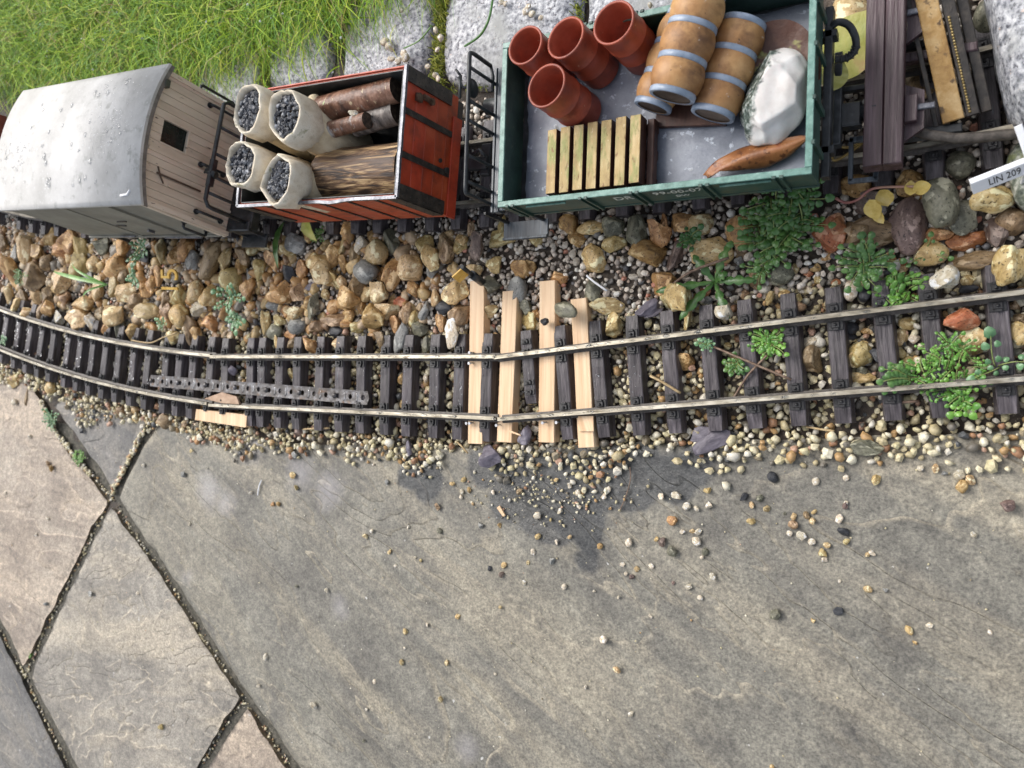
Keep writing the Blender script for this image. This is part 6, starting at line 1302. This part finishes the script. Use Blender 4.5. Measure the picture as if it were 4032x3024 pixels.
# ------------------------------------------------------------ little plants
def leafgreen(name, c): return M(name, c, sc=.15, rgh=.33, rr=.1, bump=.25, bsc=.5, orand=.2, coat=.2)
cress_m = leafgreen('cress_green', G3((.035, .10, .02), (.075, .175, .04), (.16, .29, .08))); cressb_m = leafgreen('blue_green_cress', G3((.06, .16, .06), (.13, .27, .12), (.24, .40, .22)))
cressd_m = leafgreen('deep_green_cress', G3((.025, .08, .018), (.05, .14, .03), (.09, .21, .055))); lime_m = leafgreen('fresh_lime_green', G3((.07, .19, .025), (.12, .29, .04), (.2, .40, .08)))
stem_m = M('pale_green_stem', G3((.14, .20, .05), (.24, .30, .09), (.34, .40, .15)), sc=.2, rgh=.45)
def cress_leaf(name, Ln, lf, mat, seed, pairs=4):
    """pinnate leaf along +x arching up, round leaflets in pairs and a bigger one at the tip"""
    r = random.Random(seed); b = B(); pts = [V3((Ln*t, 1.5*math.sin(t*2.4+seed), Ln*.22*math.sin(t*2.3))) for t in [i/8 for i in range(9)]]
    b.tube(pts, .35, 5, mi=1, radii=[.42-.22*i/8 for i in range(9)])
    def leaflet(c, R_, up):
        n = 9; vs = [(c.x, c.y, c.z+.1*R_)]; t = up
        for k in range(n):
            a = 2*math.pi*k/n; rr1 = R_*(1+.10*math.sin(3*a+seed)); vs.append((c.x+rr1*math.cos(a), c.y+rr1*math.sin(a)*.92, c.z+t.x*rr1*math.cos(a)+t.y*rr1*math.sin(a)-.22*R_+r.uniform(-.1, .1)*R_))
        for k in range(n):
            a = 2*math.pi*k/n; vs.append((c.x+.55*R_*math.cos(a), c.y+.55*R_*math.sin(a)*.92, c.z+.55*(t.x*R_*math.cos(a)+t.y*R_*math.sin(a))+.04*R_))
        b.add(vs, [(0, 10+k, 10+(k+1) % n) for k in range(n)]+[(1+k, 1+(k+1) % n, 10+(k+1) % n, 10+k) for k in range(n)], True, 0)
    for i in range(pairs):
        t = .35+.5*i/max(1, pairs-1); p = pts[min(8, int(t*8))]; R_ = lf*(.62+.12*i)
        for s in (-1, 1): leaflet(V3((p.x+r.uniform(-.6, .6), p.y+s*(R_+.7), p.z+.4)), R_*r.uniform(.85, 1.1), V3((r.uniform(-.2, .2), -s*.2+r.uniform(-.15, .15), 0)))
    leaflet(V3((pts[-1].x+lf*.7, pts[-1].y, pts[-1].z)), lf*1.15, V3((r.uniform(-.35, .1), r.uniform(-.2, .2), 0)))
    return b.mesh(name, [mat, stem_m])
LM = {}
def plant(px, py, z, nleaf, Ln, lf, mat, label, seed, name='bittercress_plant', cat='plant', pairs=4, a0=0, a1=2*math.pi, grp=None, spread=0.0):
    Ln *= .72; lf *= .60; nleaf = max(3, int(nleaf*1.3))
    c = W(px, py, z); o = thing(name, c.x, c.y, z-2, 0, label, cat, grp); r = random.Random(seed)
    for i in range(nleaf):
        k = (round(Ln), lf, mat.name, i % 5, pairs)
        if k not in LM: LM[k] = cress_leaf('leaf', Ln, lf, mat, i % 5+seed % 3, pairs+1)
        a = a0+(a1-a0)*(i+r.uniform(-.3, .3))/nleaf; sc_ = r.uniform(.55, 1.15)
        rr1 = spread*math.sqrt(r.random())
        q = link('leaf', LM[k], o, (rr1*math.cos(a*3), rr1*math.sin(a*3), r.uniform(0, 2)), (r.uniform(-.2, .2), r.uniform(-.55, .05), a), (sc_, sc_, sc_))
    return o
plant(3075, 905, 10, 46, 24, 3.1, cress_m, 'big lush bittercress clump growing beneath the near side of the green wagon', 1, spread=13)
plant(3120, 800, 16, 20, 20, 3.6, cressd_m, 'darker broad-leaved clump tucked against the wagon sill', 2, spread=14, pairs=2)
plant(3010, 1050, 8, 9, 15, 2.4, cress_m, 'small cress shoot trailing from the big clump towards the rail', 3)
plant(2720, 935, 9, 8, 12, 3.2, cressd_m, 'little cress seedling left of the pear-shaped flint', 4, pairs=2)
plant(3405, 1035, 9, 15, 21, 2.9, cress_m, 'spreading cress plant at the foot of the angular brown stone', 5, spread=4)
plant(3535, 1145, 6, 18, 15, 2.3, lime_m, 'bright cress plant just above the right-hand rail', 6, spread=7)
plant(3025, 1350, 10, 13, 14, 2.2, lime_m, 'lime green cress sprig standing between the rails', 7, spread=4)
plant(2900, 1440, 8, 6, 9, 2.6, cress_m, 'tiny hairy rosette near the left end of the crossed twigs', 8, pairs=2, name='weed_seedling')
plant(2785, 1360, 14, 5, 7, 2.3, cressb_m, 'pale blue-green leaf cluster with dew beside the rail', 9, pairs=2, name='weed_seedling')
plant(3725, 1455, 8, 40, 14, 1.7, lime_m, 'dense mat of small-leaved cress over the east sleepers', 10, spread=16, pairs=5)
plant(3590, 1490, 10, 8, 20, 2.6, cress_m, 'cress stems reaching left from the dense mat', 11, a0=2.6, a1=3.8)
plant(3930, 1440, 10, 3, 22, 4.6, cressb_m, 'broad-leaved seedling lying over a sleeper at the right edge', 12, pairs=1, name='weed_seedling')
plant(3788, 1590, 8, 6, 9, 3.4, lime_m, 'small bright green rosette below the near rail at the east end', 13, pairs=1, name='weed_seedling')
plant(560, 985, 30, 7, 22, 4.6, cressb_m, 'pale dewy plant among flints below the van', 14, pairs=2, spread=6)
plant(530, 1095, 28, 5, 16, 4.6, cressb_m, 'pale dewy sprig left of the yellow number', 15, pairs=2)
plant(905, 1170, 24, 6, 20, 4.6, cressb_m, 'dewy pale green plant in the flints north of the rail joint', 16, pairs=2, spread=12)
plant(930, 1260, 18, 5, 12, 4.2, cressb_m, 'smaller dewy sprig just below the pale green plant', 17, pairs=2)
plant(640, 1275, 20, 4, 9, 2.6, cressb_m, 'tiny dewy shoot just north of the curved rail', 18, pairs=2)
plant(80, 1090, 22, 14, 11, 1.8, cress_m, 'small mossy green tuft in the flints at the far left', 19, spread=6)
plant(200, 1655, 2, 18, 11, 2.0, cressb_m, 'grey-green weed filling the top of the slab joint', 20, spread=8)
plant(310, 1800, 0, 18, 8, 1.7, lime_m, 'mossy lime weed growing in the slab joint', 21, spread=7)
plant(120, 2578, -2, 7, 4, 1.2, lime_m, 'tiny green sprout where two slab joints meet', 22, pairs=2)
plant(12, 1340, 12, 4, 12, 3.6, cressb_m, 'pale sprig at the left edge beside the rail', 23, pairs=2)
plant(1255, 925, 8, 7, 9, 1.3, lime_m, 'feathery green sprig below the red wagon', 24, pairs=4)
plant(3650, 1010, 6, 2, 14, 2.2, cress_m, 'single thin sprig beside the yellow spotted flint', 25, pairs=1)
# toothed dandelion-like rosette
dl = thing('dandelion', W(2815, 1110, 8).x, W(2815, 1110, 8).y, 7, 0, 'dandelion rosette with narrow toothed leaves left of the big cress', 'plant')
for i, (a, L_) in enumerate(((1.15, 26), (2.2, 22), (3.25, 38), (3.95, 32), (5.1, 26), (-.05, 26), (.5, 10))):
    b = B(); n = 12; vs = []; fs = []
    for k in range(n+1):
        t = k/n; w_ = (.5+2.7*math.sin(math.pi*min(1, t**1.3))**.8*(1 if k % 3 else .45)); x = L_*t; z = 5*math.sin(t*2.4)
        vs += [(x, -w_, z+.6), (x, 0, z), (x, w_, z+.6)]
    for k in range(n): fs += [(k*3, k*3+1, k*3+4, k*3+3), (k*3+1, k*3+2, k*3+5, k*3+4)]
    b.add(vs, fs, True); o = b.obj('leaf', cress_m, dl, (0, 0, 0), (0, 0, a)); o.modifiers.new('t', 'SOLIDIFY').thickness = .0003
# green onion-like leaf and bulb-ish leaf under the red wagon
lg = leafgreen('dark_green_broad_leaf', G3((.03, .09, .02), (.07, .16, .04), (.14, .24, .07)))  # dark green over the whole leaf
o = leaf_mesh('l', 44, 10, lg, curl=.7, bend=-5, seed=31).obj('blade_leaf', lg, None, W(1092, 955, 16), (.2, -.15, -1.6)); tag(o, 'dark green strap leaf drooping below the red wagon corner', 'leaf')
o = leaf_mesh('l', 30, 16, ly_m, curl=.9, bend=-5, seed=33).obj('blade_leaf', ly_m, None, W(1215, 890, 18), (.2, -.2, -1.1)); tag(o, 'half rotted green and brown leaf hanging below the red wagon', 'leaf')
# grass blade sprout over the flints
bl = thing('grass_sprout', W(400, 1118, 30).x, W(400, 1118, 30).y, 24, 0, 'three bright green grass blades arching over the left flints', 'grass blades')
for (a, L_, w_) in ((2.92, 92, 4.2), (2.70, 60, 2.6), (3.6, 34, 2.4)):
    b = B(); n = 12; vs = []; fs = []
    for k in range(n+1): t = k/n; w2_ = w_*.5*math.sin(math.pi*(.06+.94*t)**.8)**.7; vs += [(L_*t, -w2_, 12*math.sin(t*2.8)+.5), (L_*t, 0, 12*math.sin(t*2.8)), (L_*t, w2_, 12*math.sin(t*2.8)+.5)]
    for k in range(n): fs += [(k*3, k*3+1, k*3+4, k*3+3), (k*3+1, k*3+2, k*3+5, k*3+4)]
    b.add(vs, fs, True); b.obj('blade', lime_m, bl, (0, 0, 0), (0, 0, a))

# ------------------------------------------------------------ wet grass and moss
def gmat(name, stops):
    m = M(name, [(0, (.9, .9, .9)), (1, (1.1, 1.1, 1.1))], sc=.05, rgh=.55, bump=0, island=stops, spec=.25); return m
grass_m = gmat('wet_lawn_grass', [(0, (.12, .26, .014)), (.18, (.21, .38, .02)), (.36, (.32, .48, .03)), (.52, (.08, .18, .015)), (.66, (.42, .56, .045)), (.78, (.16, .34, .07)), (.86, (.52, .54, .09)), (.93, (.42, .36, .16)), (.97, (.30, .20, .09))])
moss_m = gmat('yellow_green_moss', [(0, (.12, .15, .015)), (.3, (.20, .23, .02)), (.6, (.30, .32, .04)), (.85, (.10, .13, .02))])
def blades(name, base, mat, seed, Lr, wr, az, azs, hr, seg=5):
    rs = np.random.RandomState(seed); n = len(base); L_ = rs.uniform(*Lr, n)*rs.uniform(.6, 1, n); w_ = rs.uniform(*wr, n); a = rs.normal(az, azs, n); h = rs.uniform(*hr, n)*L_; cv = rs.normal(0, .35, n)
    t = np.linspace(0, 1, seg+1)[None]; aa = a[:, None]+cv[:, None]*t
    x = base[:, 0:1]+np.cumsum(np.concatenate([np.zeros((n, 1)), (L_[:, None]/seg)*np.cos(aa[:, 1:])], 1), 1); y = base[:, 1:2]+np.cumsum(np.concatenate([np.zeros((n, 1)), (L_[:, None]/seg)*np.sin(aa[:, 1:])], 1), 1)
    z = base[:, 2:3]+h[:, None]*np.sin(np.pi*np.clip(t*(.75+.35*rs.rand(n, 1)), 0, 1.3)); ww = (w_[:, None]*.5*(1-t**2.2)+.06)
    px_, py_ = -np.sin(aa)*ww, np.cos(aa)*ww; tilt = rs.uniform(-.6, .6, (n, 1))*ww
    V = np.stack([np.stack([x-px_, y-py_, z-tilt], 2), np.stack([x+px_, y+py_, z+tilt], 2)], 2).reshape(-1, 3)
    k = np.arange(seg)[None]*2+(np.arange(n)*(seg+1)*2)[:, None]; k = k.ravel(); Fq = np.stack([k, k+1, k+3, k+2], 1)
    o = link(name, np_mesh(name, V, Fq, mat)); return o, (x, y, z)
rs = np.random.RandomState(4)
def gbase(n, fx_, fy_, dens):
    x = rs.uniform(*fx_, n); y = rs.uniform(*fy_, n); k = rs.rand(n) < dens(x, y); x, y = x[k], y[k]; return np.stack([x, y, gh(x, y)+4], 1)
def gedge(x): return np.interp(x, [-1250, -1000, -900, -760, -640, -560, -470, -400, -330, -280, -180], [425, 392, 352, 326, 322, 316, 320, 338, 366, 402, 440])
vn_ = lambda x, y, s: np.array([noise.noise((a*s, b_*s, 2)) for a, b_ in zip(x, y)])
gb_ = gbase(66000, (-1250, -180), (300, 620), lambda x, y: sst(-14, 26, y-gedge(x)+vn_(x, y, .03)*22))
o, (gx_, gy_, gz_) = blades('grass', gb_, grass_m, 5, (28, 90), (.28, .66), -1.75, 1.15, (.10, .45), 4); tag(o, 'wet lawn grass drooping over the granite setts', 'grass', kind='stuff')
gb2 = gbase(1500, (-1150, -180), (270, 400), lambda x, y: sst(-60, 20, y-gedge(x))*.6)
o, _q = blades('grass', gb2, grass_m, 6, (30, 80), (.5, 1.0), -1.6, .8, (.05, .35)); tag(o, 'thin scattered grass blades straying over the setts', 'grass', kind='stuff')
# moss in the gaps between setts
mo = []
for (x0_, y0_, x1_, y1_, w_, n_) in ((-340, 352, -352, 246, 6, 2600), (-452, 372, -456, 300, 6, 900), (-546, 372, -538, 262, 10, 1500), (-228, 352, -232, 240, 4, 700), (-640, 372, -640, 280, 8, 700), (-300, 238, -420, 250, 3, 300)):
    t = rs.rand(n_); k = vn_(t*400, t*0+x0_, .05); m_ = rs.rand(n_) < np.clip(.55+k*2, .1, 1); t = t[m_]
    x = x0_+(x1_-x0_)*t+rs.normal(0, w_*.6, len(t)); y = y0_+(y1_-y0_)*t+rs.normal(0, w_*.4, len(t)); mo.append(np.stack([x, y, gh(x, y)+2+rs.uniform(0, 5, len(t))], 1))
o, _q = blades('moss', np.vstack(mo), moss_m, 8, (3, 8), (.5, 1.0), 0, 3, (.3, 1.0), seg=2); tag(o, 'yellow-green moss filling the gaps between the setts', 'moss', kind='stuff')
tf = np.array([(x+rs.normal(0, 5), y+rs.normal(0, 4), 14) for x, y in ((-345, 338), (-235, 330), (-228, 345), (-300, 352), (-400, 362), (-250, 345)) for _ in range(26)])
o, _q = blades('grass', tf, grass_m, 10, (25, 62), (.5, 1.2), -1.6, .7, (.1, .5)); tag(o, 'loose tufts of grass rooted between the granite setts', 'grass', kind='stuff')
# dew on the lawn
k = rs.choice(gx_.shape[0], min(1600, gx_.shape[0]), False); dw = []; dR = []
for i in k: j = rs.randint(2, gx_.shape[1]); dw.append((gx_[i, j], gy_[i, j], gz_[i, j]+.6)); dR.append(rs.choice([.45, .6, .8, 1.1]))
dew_m = bpy.data.materials.new('dew'); dew_m.use_nodes = True; d_ = dew_m.node_tree.nodes['Principled BSDF']; d_.inputs['Base Color'].default_value = (.9, .93, .95, 1); d_.inputs['Roughness'].default_value = .06; d_.inputs['Transmission Weight'].default_value = .55; d_.inputs['IOR'].default_value = 1.4
o = scatter('dew_drops', np.array(dw), np.array(dR), 1, dew_m, 90, flat=(.9, 1), nvar=2, facets=0); tag(o, 'dew drops sparkling on the lawn grass', 'dew', kind='stuff')
# white pebbles on the setts
for i, (px, py, a) in enumerate(((1515, 165, 22), (1535, 185, 20), (1590, 212, 17), (1597, 228, 19), (1570, 240, 16), (1540, 232, 15), (1715, 118, 15), (1735, 150, 16), (1722, 195, 13), (1685, 262, 13), (1716, 298, 15), (1725, 310, 13), (2070, 45, 17), (2095, 55, 16), (2080, 25, 14), (1975, 8, 12), (1990, 14, 12), (2130, 70, 12), (1455, 30, 14), (1580, 40, 13), (2560, 20, 12), (745, 352, 8))):
    stone(px, py, a, a*.85, 'w', i*40, z=17, kind='r', name='pebble', cat='pebble', label='pale snail-shell-like pebble resting on the granite setts %s' % ('behind the red wagon' if px < 1660 else 'by the moss gap' if px < 1800 else 'behind the pots'), grp='pale pebbles on the setts')
# thin green blades lying over the big sett
for (pts, r, lab) in (([(1940, 0, 22), (1925, 75, 30), (1890, 140, 26), (1830, 182, 16)], .9, 'broad curved grass blade lying on the large sett behind the gap'), ([(1700, 100, 24), (1650, 160, 22), (1590, 190, 18)], .6, 'fine grass stalk across the sett behind the red wagon')):
    wire(pts, r, leafgreen('dark_blade', G3((.05, .14, .03), (.09, .22, .05), (.14, .3, .07))), lab, 'grass_stalk', 'grass stalk')

# ------------------------------------------------------------ tell look-alikes apart by their order in the picture
ORD = ['leftmost', 'second', 'third', 'fourth', 'fifth', 'sixth', 'seventh', 'eighth', 'ninth', 'tenth', 'eleventh', 'twelfth', 'thirteenth', 'fourteenth', 'fifteenth', 'sixteenth', 'seventeenth', 'eighteenth', 'nineteenth', 'twentieth', 'twenty-first', 'twenty-second', 'twenty-third', 'twenty-fourth', 'twenty-fifth', 'twenty-sixth']
bpy.context.view_layer.update()
same = {}
for o in bpy.data.objects:
    if o.get('label') and o.parent is None and o.get('kind') is None: same.setdefault(o['label'], []).append(o)
for lab, os_ in same.items():
    if len(os_) < 2: continue
    def pxx(o):
        c = RWC @ (o.matrix_world.translation/MM-Vector((0, 0, CAMH))); return -c.x/c.z
    os_.sort(key=pxx); n = len(os_)
    for i, o in enumerate(os_):
        if i == n-1: o['label'] = 'rightmost '+lab
        elif i < len(ORD): o['label'] = (ORD[i] if i == 0 else ORD[i]+' from left')+' '+lab
